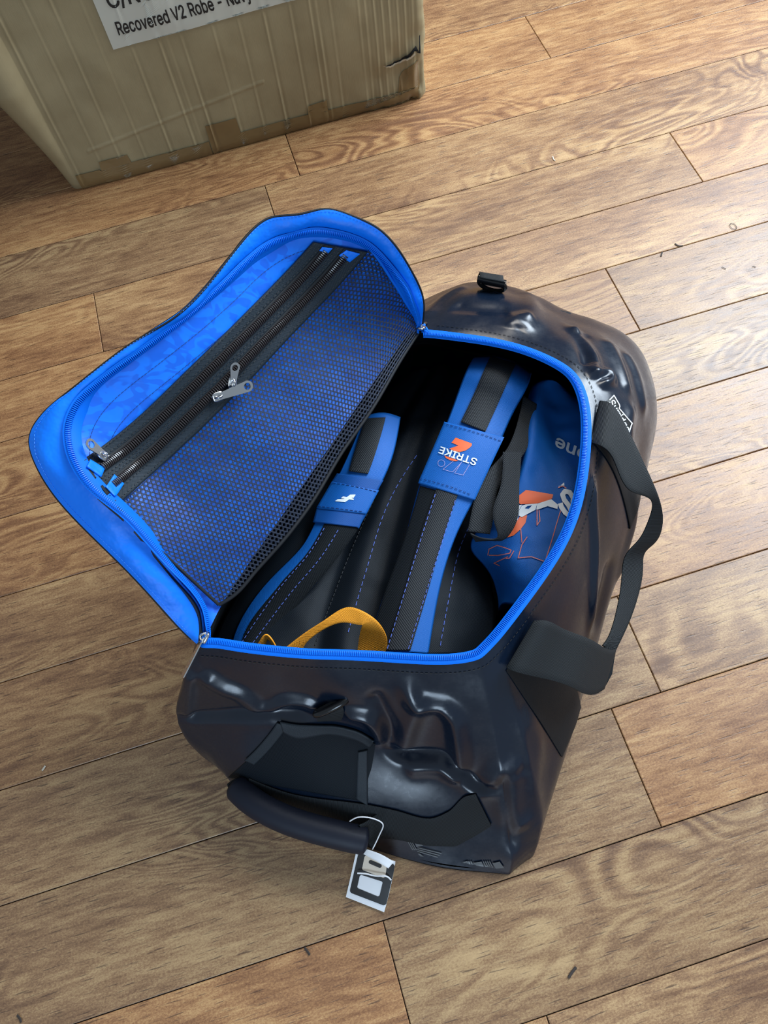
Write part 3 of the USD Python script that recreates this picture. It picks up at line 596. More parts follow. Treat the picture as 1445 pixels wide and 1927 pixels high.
# ------------------------------------------------------------------ the lid
ZPX = [(384, 1198, .250), (379, 1150, .262), (342, 1098, .285), (290, 1035, .315), (232, 970, .345), (170, 915, .372), (136, 860, .386), (128, 810, .392), (140, 768, .398), (176, 722, .404), (232, 678, .408), (300, 628, .410), (370, 573, .408), (430, 520, .406), (482, 474, .404), (532, 446, .402), (590, 432, .398), (640, 437, .390), (690, 455, .375), (730, 490, .353), (763, 540, .318), (784, 588, .275), (794, 616, .245)]
EPX = [(370, 1212, .247), (346, 1190, .255), (298, 1138, .280), (240, 1075, .308), (152, 988, .340), (92, 918, .366), (66, 872, .380), (55, 822, .388), (72, 787, .398), (128, 736, .410), (196, 682, .418), (258, 638, .422), (330, 594, .424), (386, 540, .424), (430, 485, .426), (466, 440, .428), (506, 409, .428), (560, 402, .424), (612, 392, .418), (660, 404, .410), (712, 429, .395), (752, 472, .368), (776, 512, .335), (795, 556, .300), (797, 596, .270), (793, 622, .245)]
NA, NB = 220, 60
Zc, Ec = at_many(spl(ZPX, NA, t='px')), at_many(spl(EPX, NA, t='px'))
Hn, Hf = R[0] + np.array([0, 0, .001]), R[-1] + np.array([0, 0, .001])
ha = np.linspace(0, 1, NA); hl = RIM0[(np.arange(s_of[0] + NS, s_of[18], -1)) % NS]
hd_ = np.concatenate([[0], np.cumsum(np.linalg.norm(np.diff(hl, axis=0), axis=1))]); hd_ /= hd_[-1]
Zs = np.concatenate([[0], np.cumsum(np.linalg.norm(np.diff(Zc, axis=0), axis=1))]); Zs /= Zs[-1]
ease = ha * .35 + .65 * (3 * ha ** 2 - 2 * ha ** 3)
Hc = np.stack([np.interp(ease, hd_, hl[:, q]) for q in range(3)], 1)
b = np.linspace(0, 1, NB)
LID = Hc[:, None] * (1 - b)[None, :, None] + Zc[:, None] * b[None, :, None]
dn = np.array([0, 0, -1.0]) * .018 - BV * .012
wv = np.sin(np.pi * b)[None, :, None] * np.sin(np.pi * ha)[:, None, None] ** .6
LID = LID + dn * wv
LID = LID + (np.array([0, 0, 1.0]) * ((meshkit.fbm(LID * 16, 3, 3) - .5) * .010)[..., None]) * wv
LN = face_cam(LID, grid_normals(LID))
LSURF = Surf(LID, LN)
lid = obj('lid', slab(LID - LN * .0025, .0022, LN), 'black_tarpaulin', holdall, smooth=50, label='lid thrown open, hinged on the left edge of the bag')
obj('lid_lining', slab(LID, .0012, LN), 'printed_lining', lid, smooth=50, label='bright blue lining with tone-on-tone print')
bf = np.linspace(0, 1, 14); FL = Zc[:, None] * (1 - bf)[None, :, None] + Ec[:, None] * bf[None, :, None]
FN = face_cam(FL, grid_normals(FL))
FL = FL + FN * (((meshkit.fbm(FL * 22, 2, 8) - .5) * .010)[..., None] + .004) * np.sin(np.pi * bf)[None, :, None]
FN = face_cam(FL, grid_normals(FL)); FSURF = Surf(FL, FN)
obj('storm_flap', slab(FL, .0012, FN), 'flap_blue', lid, smooth=50, label='blue lined flap beyond the lid zip')
obj('flap_backing', slab(FL - FN * .0014, .001, FN), 'black_tarpaulin', lid, smooth=50)
obj('edge_binding', tube(Ec[2:-2] - np.array([0, 0, .0012]), .0013, 8), 'side_fabric', lid, smooth=60, label='thin black edge binding')
EP = project(Ec); ZP = project(Zc)
stitches(FSURF, (EP * .87 + ZP * .13)[4:-4:4], 'thread_light_blue', 'flap_stitch', lid, 4.0, 3.0, .0003, .0006)
# lid zip
Tz = nrm(np.gradient(Zc, axis=0)); nz = nrm(LN[:, -1] + FN[:, 0]); nz = nrm(nz - Tz * (nz * Tz).sum(1, keepdims=True)); outz = np.cross(Tz, nz); outz *= np.sign((outz * (Ec - Zc)).sum(1).mean())
zl = np.stack([Zc + outz * x + nz * y for x, y in ((-.013, .0012), (-.006, .004), (.002, .0052), (.006, .0036))], 1)
lz = obj('lid_zip_tape', slab(zl, .0009), 'tape_blue', lid, uv=grid_uv(zl))
obj('lid_zip_teeth', coil(Zc + outz * .001 + nz * .0046, nz, .0066, .0026, .0021), 'zip_blue', lz, smooth=30, kind='stuff')
for o, mt in ((.10, 'thread_dark'), (.17, 'thread_dark')):
    q = project(LID[8:-8:4, int((1 - o) * (NB - 1))]); stitches(LSURF, q, mt, 'lining_stitch', lid, 6.0, 2.0, .0003, .0006)

# mesh pocket with two black zips
KA = [(588, 453), (545, 500), (455, 592), (345, 700), (240, 800), (146, 872)]
KB = [(628, 462), (590, 508), (490, 612), (385, 712), (280, 812), (182, 905)]
KC = [(692, 470), (640, 530), (545, 630), (440, 742), (330, 850), (207, 962)]
pocket = band_obj('pocket_band', LSURF, KA, KC, .006, .003, 'pocket_nylon', lid, n=160, w=24, label='black fabric band holding two pocket zips')
def mix(A, B, t): A, B = spl_mono(A, 60), spl_mono(B, 60); return A * (1 - t) + B * t
for t, nm in ((.30, 0), (.66, 1)):
    ln = mix(KA, KC, t); p_, n_ = LSURF.both(ln)
    wv_ = (np.sin(np.linspace(0, 9, 60)) * 2.0)[:, None] * np.array([.7, .7]); p_, n_ = LSURF.both(ln + wv_)
    tpz = [mix(KA, KC, t - .10), mix(KA, KC, t + .10)]
    z_ = band_obj('pocket_zip', LSURF, tpz[0], tpz[1], .0076, .0014, 'side_fabric', lid, n=120, w=6, label='black coil zip on the mesh pocket')
    obj('coil_teeth', coil(p_[1:-2] + n_[1:-2] * .0078, n_[1:-2], .0088, .0036, .0026), 'black_zip', z_, smooth=30, kind='stuff')
for off in (.03, .16, .46, .52, .80, .93):
    stitches(LSURF, mix(KA, KC, off), 'thread_black', 'band_stitch', pocket, 5.0, 4.0, .0005, .0068)
for q in ([(604, 459), (624, 461), (616, 470), (598, 466)], [(650, 464), (676, 470), (656, 486), (636, 474)], [(153, 886), (160, 872), (188, 888), (180, 905)], [(188, 925), (206, 899), (224, 916), (205, 945)]):
    a, b_, c_, d_ = q; band_obj('zip_tab', LSURF, [a, d_], [b_, c_], .0098, .0016, 'flap_blue', lid, n=8, w=6, label='small blue fabric tab at a zip end')

# the net itself: hexagonal holes as real geometry, standing off the lining
NTOP = spl_mono([(693, 468), (640, 530), (545, 630), (440, 742), (330, 850), (207, 962)], 80)
NBOT = spl_mono([(783, 628), (752, 676), (700, 765), (640, 852), (582, 948), (538, 1007), (482, 1070), (438, 1119), (402, 1140)], 80)
def net_surface():
    s = np.linspace(0, 1, 41); top, tn = LSURF.both(NTOP[::2]); bot = at_many(np.column_stack([NBOT[::2], np.interp(np.linspace(0, 1, 40), [0, .25, .75, 1], [.243, .252, .256, .252])]))
    n_ = nrm(tn.mean(0)); a = np.linspace(0, 1, 40)
    tq, bq = NTOP[::2], NBOT[::2]; q = tq[:, None] * (1 - s)[None, :, None] + bq[:, None] * s[None, :, None]
    q = q + (4 * s * (1 - s))[None, :, None] * (np.clip(1 - a / .35, 0, 1) ** 2)[:, None, None] * np.array([20.0, -10.0])
    zz = top[:, 2][:, None] * (1 - s)[None] + bot[:, 2][:, None] * s[None]; p = at_many(np.dstack([q, zz]))
    _, lid_n = LSURF.both(project(p)); lp_, _ = LSURF.both(project(p))
    bul = .0035 + .010 * np.clip(np.sin(np.pi * s ** 1.3), 0, 1)[None] ** 1.5 * np.clip(np.sin(np.pi * a), 0, 1)[:, None] ** .5
    bul = bul + .005 * (meshkit.fbm(p * 20, 2, 31) - .5) * np.sin(np.pi * s)[None]
    base = p + n_ * bul[..., None]
    gap = ((base - lp_) * lid_n).sum(-1); return base + lid_n * np.maximum(0, .003 - gap)[..., None] * (s < .93)[None, :, None]
NP = net_surface(); NPN = face_cam(NP, grid_normals(NP))
sa, sb = np.linspace(0, 1, NP.shape[0]), np.linspace(0, 1, NP.shape[1])
NI = [RectBivariateSpline(sa, sb, NP[..., k], kx=3, ky=3) for k in range(3)]; NNI = [RectBivariateSpline(sa, sb, NPN[..., k], kx=1, ky=1) for k in range(3)]
def net_eval(a, b, off=0.0):
    a, b = np.clip(a, 0, 1), np.clip(b, 0, 1); p = np.stack([s.ev(a, b) for s in NI], -1)
    return p + np.stack([s.ev(a, b) for s in NNI], -1) * np.asarray(off)[..., None]
LA = np.linalg.norm(np.diff(NP[:, 20], axis=0), axis=1).sum(); LB_ = np.linalg.norm(np.diff(NP[20], axis=0), axis=1).sum()
PA, PB = .0056, .0044
na, nb = int(LA / PA), int(LB_ / PB)
th = np.arange(12) * np.pi / 6
hx, hy = [], []
cells = [((i + .5 * (j % 2) + .25) / (na + .5), (j + .5) / nb) for j in range(nb) for i in range(na)]
cc = np.array(cells); outer = []
# outer ring: the half-way rectangle of a brick layout; inner ring: an oval hole
ow, oh = .5 / (na + .5), .5 / nb
ring_o = np.array([(ow * max(-1, min(1, 1.35 * math.cos(t))), oh * max(-1, min(1, 1.35 * math.sin(t)))) for t in th])
ring_i = np.stack([ow * .70 * np.cos(th), oh * .74 * np.sin(th)], 1); ring_m = (ring_o + ring_i) / 2
VV = []; hole = RNG.uniform(.88, 1.08, len(cc))
for rg, o in ((ring_o, .0), (ring_m, .0007), (ring_i, .0)):
    sc_ = hole[:, None, None] if rg is ring_i else 1.0
    q = cc[:, None] + rg[None] * sc_; VV.append(net_eval(q[..., 0], q[..., 1], np.full(q.shape[:2], o)))
VV = np.stack(VV, 1).reshape(-1, 3); ff = []
for r_i in range(2):
    for j in range(12):
        q2 = (j + 1) % 12; ff += [(r_i * 12 + j, r_i * 12 + q2, (r_i + 1) * 12 + q2), (r_i * 12 + j, (r_i + 1) * 12 + q2, (r_i + 1) * 12 + j)]
FF = (np.array(ff)[None] + (np.arange(len(cc)) * 36)[:, None, None]).reshape(-1, 3)
nm_ = trimesh.Trimesh(VV, FF, process=False)
obj('mesh_net', nm_, 'net_black', lid, smooth=True, kind='stuff', label='black net of the mesh pocket')
eb = net_eval(np.linspace(0, 1, 80), np.full(80, 1.0), np.full(80, .0)); obj('net_hem', tube(eb, .0022, 8), 'side_fabric', lid, smooth=60)
er = net_eval(np.zeros(60), np.linspace(0, 1, 60), np.zeros(60)); el = net_eval(np.ones(60), np.linspace(0, 1, 60), np.zeros(60))
obj('net_hem', tube(er, .0020, 8), 'tape_blue', lid, smooth=60); obj('net_hem', tube(el, .0018, 8), 'side_fabric', lid, smooth=60)

# zip pulls
def pull(name, S, slider, tip, off, parent, wid=17, hole=True, dotted=False, label=None, lift=.004, base=None):
    """A metal zip slider with its flat pull tab, lying on S between two pixels."""
    sp, sn = S.both(np.array(slider, float)); sp = sp + sn * off
    if base is not None: sp = base
    tpnt, tn = S.both(np.array(tip, float)); tpnt = tpnt + tn * (off + lift)
    if base is not None: tpnt = at(tip[0], tip[1], base[2] - .02)
    d = nrm(tpnt - sp); L = np.linalg.norm(tpnt - sp); y = nrm(np.cross(sn, d)); z = np.cross(d, y); wm = wid / 1600.0
    o = Polygon([(.0, -.28 * wm), (L * .55, -.42 * wm), (L - .3 * wm, -.5 * wm), (L - .3 * wm, .5 * wm), (L * .55, .42 * wm), (0, .28 * wm)]).union(Point(L - .4 * wm, 0).buffer(.5 * wm))
    if hole: o = o.difference(Point(L - .42 * wm, 0).buffer(.30 * wm)).difference(Point(.22 * wm, 0).buffer(.13 * wm))
    if dotted: o = unary_union([o]).difference(unary_union([Point(L * t, 0).buffer(.10 * wm) for t in np.linspace(.35, .8, 6)]))
    m = trimesh.creation.extrude_polygon(o, .0013, engine='earcut'); v = m.vertices
    m.vertices = sp + d * v[:, :1] + y * v[:, 1:2] + z * (v[:, 2:3] + .003)
    r = obj(name, m, 'steel', parent, smooth=30, label=label)
    body = trimesh.creation.icosphere(2, 1.0); vv = body.vertices; vv = np.sign(vv) * np.abs(vv) ** .6
    body.vertices = sp + d * vv[:, :1] * .0068 + y * vv[:, 1:2] * .0056 + z * (vv[:, 2:3] * .0022 + .0015)
    obj('slider', body, 'steel', r, smooth=60)
    a = np.linspace(0, np.pi, 10); obj('bridge', tube(sp + d * (np.cos(a)[:, None] * .0042) + z * (np.sin(a)[:, None] * .0056 + .002), .0013, 8), 'steel', r, smooth=60)
    return r
pull('zip_pull', LSURF, (183, 864), (146, 842), .010, lid, 20, label='steel pull at the near end of the outer pocket zip')
pull('zip_pull', LSURF, (428, 718), (429, 680), .010, lid, 19, label='steel pull pointing away on the pocket zip')
pull('zip_pull', LSURF, (402, 744), (460, 724), .011, lid, 21, label='larger steel pull across the pocket zip')
base = at(389, 1200, .256)
pull('main_zip_pull', SHELL, (389, 1203), (349, 1276), .0, holdall, 13, hole=False, dotted=True, label='long dotted steel pull at the near corner of the opening', base=base)
pull('main_zip_pull', SHELL, (793, 620), (800, 612), .004, holdall, 11, hole=False, label='small steel slider at the far corner of the opening', base=at(793, 619, .250))

# ------------------------------------------------------------------ backpack inside, straps up
pack = thing('strapped_backpack', 'black and blue backpack packed inside the holdall with its two shoulder straps upwards', 'backpack', loc=bag(.36, -.14, .012))
def patch(ctrl, n=70, m=50, k=3):
    c = np.array(ctrl, float); r, q = c.shape[:2]; u, v = np.linspace(0, 1, r), np.linspace(0, 1, q)
    g = np.stack([RectBivariateSpline(u, v, c[..., i], kx=min(k, r - 1), ky=min(k, q - 1))(np.linspace(0, 1, n), np.linspace(0, 1, m)) for i in range(3)], -1)
    return at_many(g)
def body_from(P, zb, shrink=.94, shift=0.0):
    """A filled body: the sheet P on top, walls down to height zb."""
    n, m = P.shape[:2]; N = np.zeros_like(P); N[..., 2] = 1; Q = P.copy(); B = P.copy(); B[..., 2] = zb
    c = P.mean((0, 1)); B[..., :2] = c[:2] + (B[..., :2] - c[:2]) * shrink + BV[:2] * shift
    top, bot = P.reshape(-1, 3), B.reshape(-1, 3); f = grid_faces(n, m); kk = n * m
    e = [(i * m, (i + 1) * m) for i in range(n - 1)] + [((n - 1) * m + j, (n - 1) * m + j + 1) for j in range(m - 1)] + [((i + 1) * m + m - 1, i * m + m - 1) for i in range(n - 1)] + [(j + 1, j) for j in range(m - 1)]
    side = []
    for a, b in e: side += [(a, a + kk, b + kk), (a, b + kk, b)]
    M = trimesh.Trimesh(np.vstack([top, bot]), np.vstack([f, f[:, ::-1] + kk, side]), process=False)
    if M.volume < 0: M.invert()
    return M
PB_ = patch([
 [(400, 1235, .135), (500, 1235, .165), (610, 1235, .165), (720, 1235, .175), (820, 1235, .165), (915, 1235, .12)],
 [(440, 1130, .125), (530, 1110, .155), (635, 1100, .150), (745, 1090, .165), (835, 1090, .155), (930, 1130, .11)],
 [(520, 1010, .115), (590, 985, .145), (680, 975, .135), (775, 965, .155), (850, 980, .145), (915, 1020, .10)],
 [(600, 890, .10), (650, 870, .125), (720, 860, .120), (805, 850, .145), (870, 860, .135), (930, 900, .09)],
 [(680, 790, .08), (715, 770, .10), (775, 755, .10), (840, 745, .125), (900, 750, .11), (960, 780, .08)],
 [(740, 715, .06), (770, 700, .075), (815, 690, .08), (870, 690, .09), (930, 700, .08), (980, 720, .06)]], 110, 90)
nn = np.array([0, 0, 1.0]); q_ = project(PB_)
gx = np.linspace(0, 1, 90)[None]; PB_[..., 2] += .006 * np.exp(-((gx - .46) / .035) ** 2) - .006 * np.exp(-((gx - .38) / .03) ** 2) - .006 * np.exp(-((gx - .55) / .03) ** 2) + (meshkit.fbm(PB_ * 25, 2, 41) - .5) * .006
uvp = grid_uv(PB_); obj('back_panel', body_from(PB_, .014), 'black_nylon', pack, uv=uvp)
PSURF = Surf(PB_)
stitches(PSURF, [(655, 1190), (690, 1070), (725, 960), (790, 850)], 'thread_blue', 'panel_stitch', pack, 8, 5, .0005, .0008)
stitches(PSURF, [(592, 1215), (625, 1130), (660, 1040), (705, 940)], 'thread_black', 'panel_stitch', pack, 6, 3, .0005, .0008)
stitches(PSURF, [(828, 1215), (845, 1120), (862, 1040), (885, 985)], 'thread_blue', 'panel_stitch', pack, 8, 5, .0005, .0008)

def strap_surface(L, R, crown, n=80, w=24): return ribbon_grid(L, R, n, w, crown)
# right strap
RL = [(688, 1232, .182), (722, 1120, .186), (762, 1010, .186), (790, 910, .190), (840, 795, .200), (868, 720, .205), (888, 678, .196), (893, 671, .180)]
RR = [(806, 1232, .180), (832, 1090, .184), (862, 1000, .186), (891, 942, .190), (944, 826, .198), (974, 762, .200), (998, 712, .190), (1000, 702, .172)]
RS = strap_surface(RL, RR, .010, 120, 30); RSURF = Surf(RS)
st = obj('shoulder_strap', slab(RS, .013), 'backpack_blue', pack, uv=grid_uv(RS), label='right-hand padded blue shoulder strap')
band_obj('strap_mesh', RSURF, [(690, 1225), (724, 1118), (763, 1010), (791, 915)], [(735, 1225), (765, 1118), (795, 1015), (824, 924)], .0012, .0012, 'black_mesh_fabric', st, n=60, w=10)
band_obj('strap_webbing', RSURF, [(727, 1225), (760, 1118), (790, 1015), (822, 921)], [(771, 1225), (802, 1118), (831, 1018), (861, 931)], .0030, .0018, 'coarse_webbing', st, n=90, w=8)
band_obj('strap_webbing', RSURF, [(868, 796), (895, 738), (918, 684), (923, 674)], [(912, 814), (940, 752), (964, 698), (969, 688)], .0030, .0018, 'coarse_webbing', st, n=60, w=8)
pt = band_obj('strap_patch', RSURF, [(789, 911), (812, 858), (838, 797)], [(891, 942), (918, 884), (946, 825)], .0040, .0022, 'backpack_blue', st, n=50, w=24, label='blue patch with an orange seven and white lettering')
sl = lambda x, y: (780 + x * .1384, 800 + y * .1384)
decal_obj('seven_print', RSURF, unary_union([Polygon([sl(*p) for p in g]).buffer(0) for g in ([(570, 195), (775, 270), (770, 300), (740, 330), (690, 365), (620, 386), (560, 375), (480, 345), (600, 300), (515, 262)], [(418, 435), (600, 500), (560, 510), (500, 500), (440, 470)])]), .0046, 'print_orange', pt)
decal_obj('patch_text', RSURF, text_shape('STRIKE', sl(845, 478), sl(375, 316), tuple(np.array([-33, 86]) * .1384)), .0050, 'print_white', pt)
ol = [[(530, 512), (400, 622), (520, 655), (640, 520)], [(635, 525), (545, 668), (652, 692), (735, 552)]]
decal_obj('patch_outline', RSURF, unary_union([LineString([sl(*p) for p in g]).buffer(.45) for g in ol] + [Point(*sl(380, 540)).buffer(6.2).boundary.buffer(.45)]), .0048, 'print_pale_line', pt)
stitches(RSURF, [(842, 803), (893, 817), (940, 833)], 'thread_dark', 'patch_stitch', pt, 5, 3, .0004, .0050)
stitches(RSURF, [(793, 904), (842, 917), (888, 934)], 'thread_dark', 'patch_stitch', pt, 5, 3, .0004, .0050)
for a, b in (((730, 1222), (822, 926)), ((767, 1222), (858, 934))):
    m_ = ((a[0] + b[0]) / 2 - 1, (a[1] + b[1]) / 2); stitches(RSURF, [a, m_, b], 'thread_blue', 'strap_stitch', st, 7, 4, .0005, .0036)
# left strap
LL = [(432, 1232, .150), (440, 1195, .152), (500, 1098, .158), (564, 1032, .164), (594, 978, .168), (632, 902, .172), (660, 842, .172), (684, 785, .160)]
LR_ = [(496, 1232, .152), (512, 1195, .154), (566, 1130, .158), (626, 1060, .162), (680, 985, .166), (712, 922, .170), (738, 862, .170), (754, 785, .158)]
LS = strap_surface(LL, LR_, .009, 110, 26); LFS = Surf(LS)
st2 = obj('shoulder_strap', slab(LS, .013), 'backpack_blue', pack, uv=grid_uv(LS), label='left-hand padded blue shoulder strap beside the lid')
band_obj('strap_mesh', LFS, [(453, 1222), (460, 1195), (525, 1103), (584, 1034), (612, 984)], [(505, 1222), (512, 1197), (566, 1131), (626, 1060), (678, 990)], .0012, .0012, 'black_mesh_fabric', st2, n=70, w=10)
band_obj('strap_webbing', LFS, [(658, 888), (672, 842), (690, 790)], [(692, 893), (708, 848), (725, 788)], .0030, .0018, 'coarse_webbing', st2, n=50, w=8)
for nm, a, b, c_, d_, off, mt in (('strap_loop', (636, 893), (720, 905), (706, 928), (624, 912), .0030, 'blue_fabric_dark'), ('strap_badge', (627, 909), (711, 924), (687, 968), (598, 959), .0040, 'backpack_blue'), ('strap_loop', (598, 958), (686, 967), (675, 993), (591, 984), .0030, 'blue_fabric_dark')):
    bd = band_obj(nm, LFS, [a, d_], [b, c_], off, .002, mt, st2, n=16, w=20)
    if nm == 'strap_badge':
        fl_ = lambda x, y: (600 + x * .1142, 780 + y * .1142)
        decal_obj('badge_letter', LFS, Polygon([fl_(*p) for p in [(295, 1452), (330, 1425), (420, 1420), (445, 1408), (385, 1405), (412, 1378), (470, 1386), (520, 1345), (597, 1340), (568, 1386), (520, 1390), (570, 1412), (560, 1422), (500, 1415), (435, 1463)]]).buffer(.4), .0046, 'print_white', bd)
        stitches(LFS, [(630, 912), (670, 918), (708, 927)], 'thread_dark', 'badge_stitch', bd, 5, 3, .0004, .0046); stitches(LFS, [(602, 956), (642, 960), (684, 964)], 'thread_dark', 'badge_stitch', bd, 5, 3, .0004, .0046)
stitches(LFS, [(456, 1210), (528, 1106), (586, 1037), (614, 988)], 'thread_blue', 'strap_stitch', st2, 6, 4, .0005, .0018)
stitches(LFS, [(470, 1218), (545, 1118), (606, 1045), (640, 990)], 'thread_blue', 'strap_stitch', st2, 6, 4, .0005, .0018)
# adjuster webbing looped beside the right strap
ribbon('adjuster_webbing', [(985, 745, .190), (950, 850, .195), (905, 905, .195), (888, 960, .190), (880, 1000, .185)], [(1010, 760, .188), (985, 855, .192), (938, 918, .192), (930, 965, .188), (922, 1005, .183)], .0018, 'coarse_webbing', pack, 60, 7)
ribbon('adjuster_webbing', [(946, 850, .204), (940, 920, .204), (930, 985, .198), (935, 1012, .192), (905, 1014, .188), (884, 1004, .186)], [(982, 850, .204), (977, 925, .204), (966, 995, .198), (948, 1016, .190), (925, 1018, .184), (895, 1020, .180)], .0018, 'coarse_webbing', pack, 60, 7)
# orange haul loop at the near end
ribbon('haul_loop', [(530, 1225, .215), (572, 1192, .224), (612, 1166, .232), (648, 1144, .238), (672, 1146, .240), (706, 1166, .236), (723, 1190, .226), (724, 1230, .205)], [(568, 1225, .212), (580, 1206, .220), (622, 1178, .228), (655, 1172, .232), (675, 1176, .232), (682, 1177, .232), (679, 1185, .222), (672, 1230, .203)], .0016, 'orange_webbing', pack, 90, 7, label='bright orange webbing loop')
ribbon('haul_loop', [(478, 1222, .222), (490, 1206, .230), (500, 1195, .234), (510, 1203, .232), (521, 1222, .220)], [(492, 1226, .216), (499, 1214, .222), (504, 1205, .226), (510, 1212, .224), (514, 1226, .214)], .0016, 'orange_webbing', pack, 40, 6, label='orange webbing loop, small end')

# ------------------------------------------------------------------ second, blue backpack
blue = thing('blue_backpack', 'bright blue backpack with white and orange lettering wedged along the right side', 'backpack', loc=bag(.45, -.03, .012))
BP = patch([
 [(1000, 728, .150), (1022, 716, .165), (1048, 718, .160), (1070, 740, .135), (1100, 745, .12)],
 [(982, 835, .165), (1012, 800, .190), (1050, 790, .165), (1090, 795, .170), (1122, 790, .14)],
 [(958, 925, .170), (995, 895, .188), (1045, 885, .178), (1092, 890, .180), (1128, 890, .15)],
 [(890, 1010, .155), (950, 985, .178), (1020, 980, .182), (1085, 980, .180), (1125, 985, .15)],
 [(905, 1058, .145), (955, 1055, .172), (1005, 1062, .185), (1060, 1060, .175), (1100, 1060, .15)],
 [(938, 1150, .115), (955, 1135, .145), (985, 1140, .155), (1020, 1130, .15), (1050, 1120, .13)]], 110, 80)
BP[..., 2] += (meshkit.fbm(BP * 30, 2, 51) - .5) * .010
obj('pack_body', body_from(BP, .014, .62, .035), 'backpack_blue', blue, uv=grid_uv(BP)); BS = Surf(BP)
bp = lambda x, y: (890 + x * .1592, 900 + y * .1592)
poly = lambda g: Polygon([bp(*p) for p in g]).buffer(0)
decal_obj('orange_print', BS, unary_union([poly([(510, 230), (625, 140), (948, 195), (935, 240), (880, 270), (750, 300), (560, 310), (500, 270)]), poly([(440, 560), (525, 500), (550, 460), (640, 440), (620, 530), (560, 610), (480, 680), (400, 705), (420, 640)])]), .0010, 'print_orange', blue)
S_ = LineString([bp(*p) for p in [(1178, 330), (1178, 240), (1140, 172), (1085, 160), (1055, 200), (1075, 262), (1125, 325), (1158, 395), (1140, 450), (1090, 415), (1045, 350), (1030, 300)]]).buffer(4.4, cap_style='flat')
T_ = poly([(745, 372), (755, 305), (925, 252), (1005, 320), (998, 370), (880, 335), (755, 378)])
R_ = poly([(540, 445), (545, 380), (575, 325), (620, 312), (755, 302), (735, 378), (575, 465)]).difference(poly([(608, 358), (640, 330), (695, 322), (655, 365)]))
I_ = poly([(490, 350), (520, 325), (575, 315), (545, 370), (525, 500), (475, 525)])
decal_obj('white_lettering', BS, unary_union([S_, T_, R_, I_, poly([(1030, 95), (1075, 58), (1080, 95)]), poly([(1008, 102), (1020, 94), (1018, 108)])]), .0016, 'print_white', blue)
OL = [[(755, 380), (757, 560), (790, 512), (780, 385)], [(1035, 390), (850, 990), (690, 932), (535, 945), (580, 790), (640, 700)], [(565, 610), (580, 760)], [(182, 905), (195, 835), (290, 795), (400, 830), (455, 855), (440, 890), (300, 912), (200, 908)], [(485, 865), (440, 945), (400, 950)], [(415, 930), (255, 1000), (320, 1030)], [(1010, 115), (1060, 98), (1098, 122)]]
decal_obj('outline_print', BS, unary_union([LineString([bp(*p) for p in g]).buffer(.85) for g in OL]), .0013, 'print_outline', blue)
decal_obj('small_lettering', BS, text_shape('one', (1108, 852), (1046, 824), (-5.5, 21), bold=True), .0014, 'print_white', blue)

# ------------------------------------------------------------------ the hang tag
tg = thing('hang_tag', 'white and black swing tag hanging on a white string from the grab handle', 'tag', loc=at(700, 1660, 0))
tpz = lambda x, y: (620 + x * .1142, 1520 + y * .1142)
TG = patch([[(*tpz(445, 690), .050), (*tpz(1085, 890), .046)], [(*tpz(360, 1080), .026), (*tpz(1010, 1290), .023)], [(*tpz(268, 1472), .003), (*tpz(900, 1722), .003)]], 30, 20, 2)
TGS = Surf(TG); obj('card', slab(TG, .0008), 'card_white', tg, smooth=30)
rp = lambda g, r: Polygon([tpz(*p) for p in g]).buffer(-r).buffer(2 * r).buffer(-r)
outer_ = rp([(480, 730), (330, 1390), (930, 1620), (1085, 940), (640, 790)], 6); lowr = rp([(505, 1095), (880, 1215), (820, 1470), (455, 1320)], 3.5)
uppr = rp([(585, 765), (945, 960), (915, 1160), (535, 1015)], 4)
decal_obj('card_print', TGS, outer_.difference(lowr).difference(uppr), .0006, 'card_black', tg)
up_ = decal_obj('card_panel', TGS, uppr, .0007, 'card_warm_bounce', tg)  # white panel, its cream tint is painted warm bounce light
decal_obj('punched_slot', TGS, LineString([tpz(680, 885), tpz(830, 950)]).buffer(3.6), .0010, 'card_black', tg)
ribbon('card_flap', [(*tpz(480, 725), .054), (*tpz(700, 840), .056), (*tpz(970, 1000), .052)], [(*tpz(620, 690), .060), (*tpz(820, 760), .062), (*tpz(1060, 890), .054)], .0007, 'card_white', tg, 20, 5)
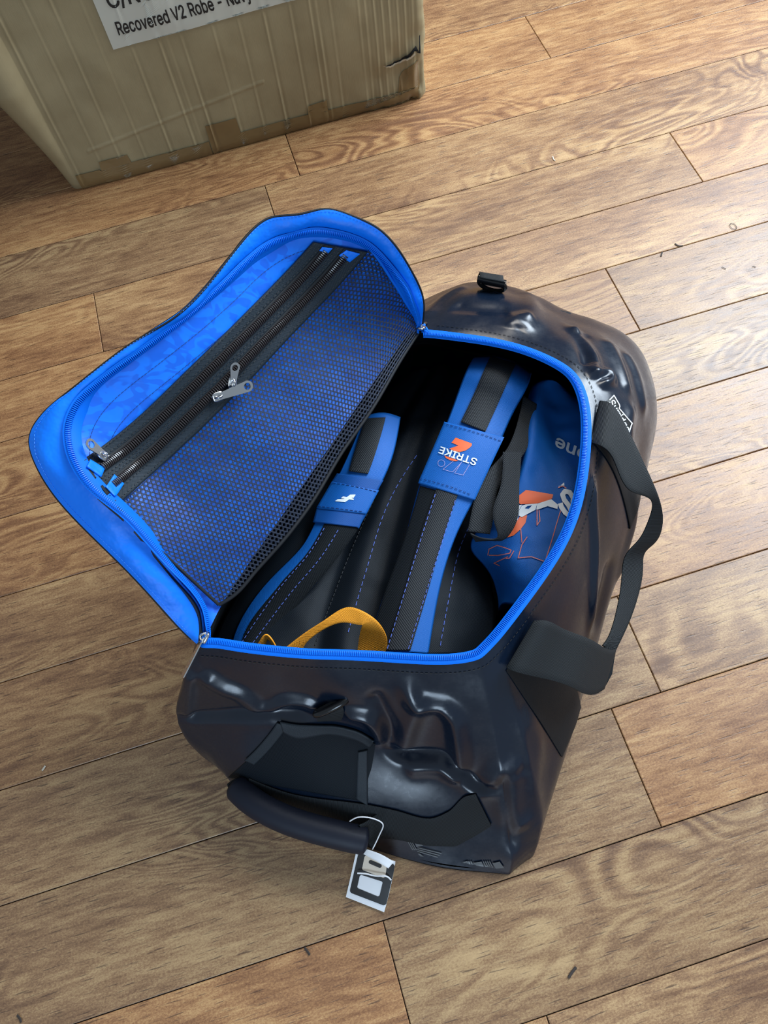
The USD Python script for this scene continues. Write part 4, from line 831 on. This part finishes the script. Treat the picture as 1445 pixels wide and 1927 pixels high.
obj('string', tube(at_many(spl([(*tpz(335, 222), .084), (*tpz(440, 165), .092), (*tpz(600, 155), .094), (*tpz(780, 200), .090), (*tpz(880, 275), .084), (*tpz(845, 400), .074), (*tpz(785, 530), .066), (*tpz(705, 690), .058)], 60)), .0008, 6), 'string_white', tg, smooth=60)
obj('string', tube(at_many(spl([(*tpz(460, 1078), .034), (*tpz(620, 1092), .036), (*tpz(800, 1125), .036), (*tpz(960, 1140), .034), (*tpz(1012, 1190), .030)], 30)), .0010, 6), 'string_white', tg, smooth=60)  # curled white edge of the card, drawn as a thin tube

# ------------------------------------------------------------------ bits on the floor
def scrap(pts, r, mt, label):
    P = at_many([(*p, .0012) for p in spl(pts, 14)]); obj('floor_scrap', tube(P, r, 6, .4), mt, smooth=60, label=label, cat='scrap')
scrap([(1270, 458), (1276, 462), (1285, 462)], .0012, 'scrap_dark', 'dark curled scrap on the floor far right, left of the pale ring')
scrap([(1246, 474), (1245, 478), (1244, 482)], .0012, 'scrap_dark', 'short dark speck just below the plank seam at upper right')
scrap([(1372, 424), (1376, 420), (1384, 424), (1386, 430), (1380, 431), (1373, 425)], .0005, 'scrap_dark', 'tiny open ring of husk on the floor at upper right')
scrap([(1358, 502), (1362, 504), (1366, 506)], .0006, 'scrap_dark', 'thin dark splinter on the grey plank at right')
scrap([(1416, 501), (1419, 501), (1422, 503)], .0006, 'scrap_dark', 'smallest dark splinter near the right edge of the floor')
scrap([(1040, 294), (1043, 301), (1045, 302)], .0010, 'scrap_pale', 'tiny pale crumb on the floor right of the box')
scrap([(573, 1783), (577, 1788), (583, 1797)], .0013, 'scrap_dark', 'dark sliver on the floor below the hang tag')
scrap([(1070, 1840), (1076, 1830), (1084, 1820)], .0016, 'scrap_dark', 'brown husk scrap on the floor at lower right')
scrap([(79, 1450), (82, 1446), (85, 1441)], .0013, 'scrap_pale', 'pale speck on the floor left of the bag')
scrap([(32, 1910), (37, 1916), (40, 1924)], .0013, 'scrap_dark', 'dark sliver at the lower left of the floor')
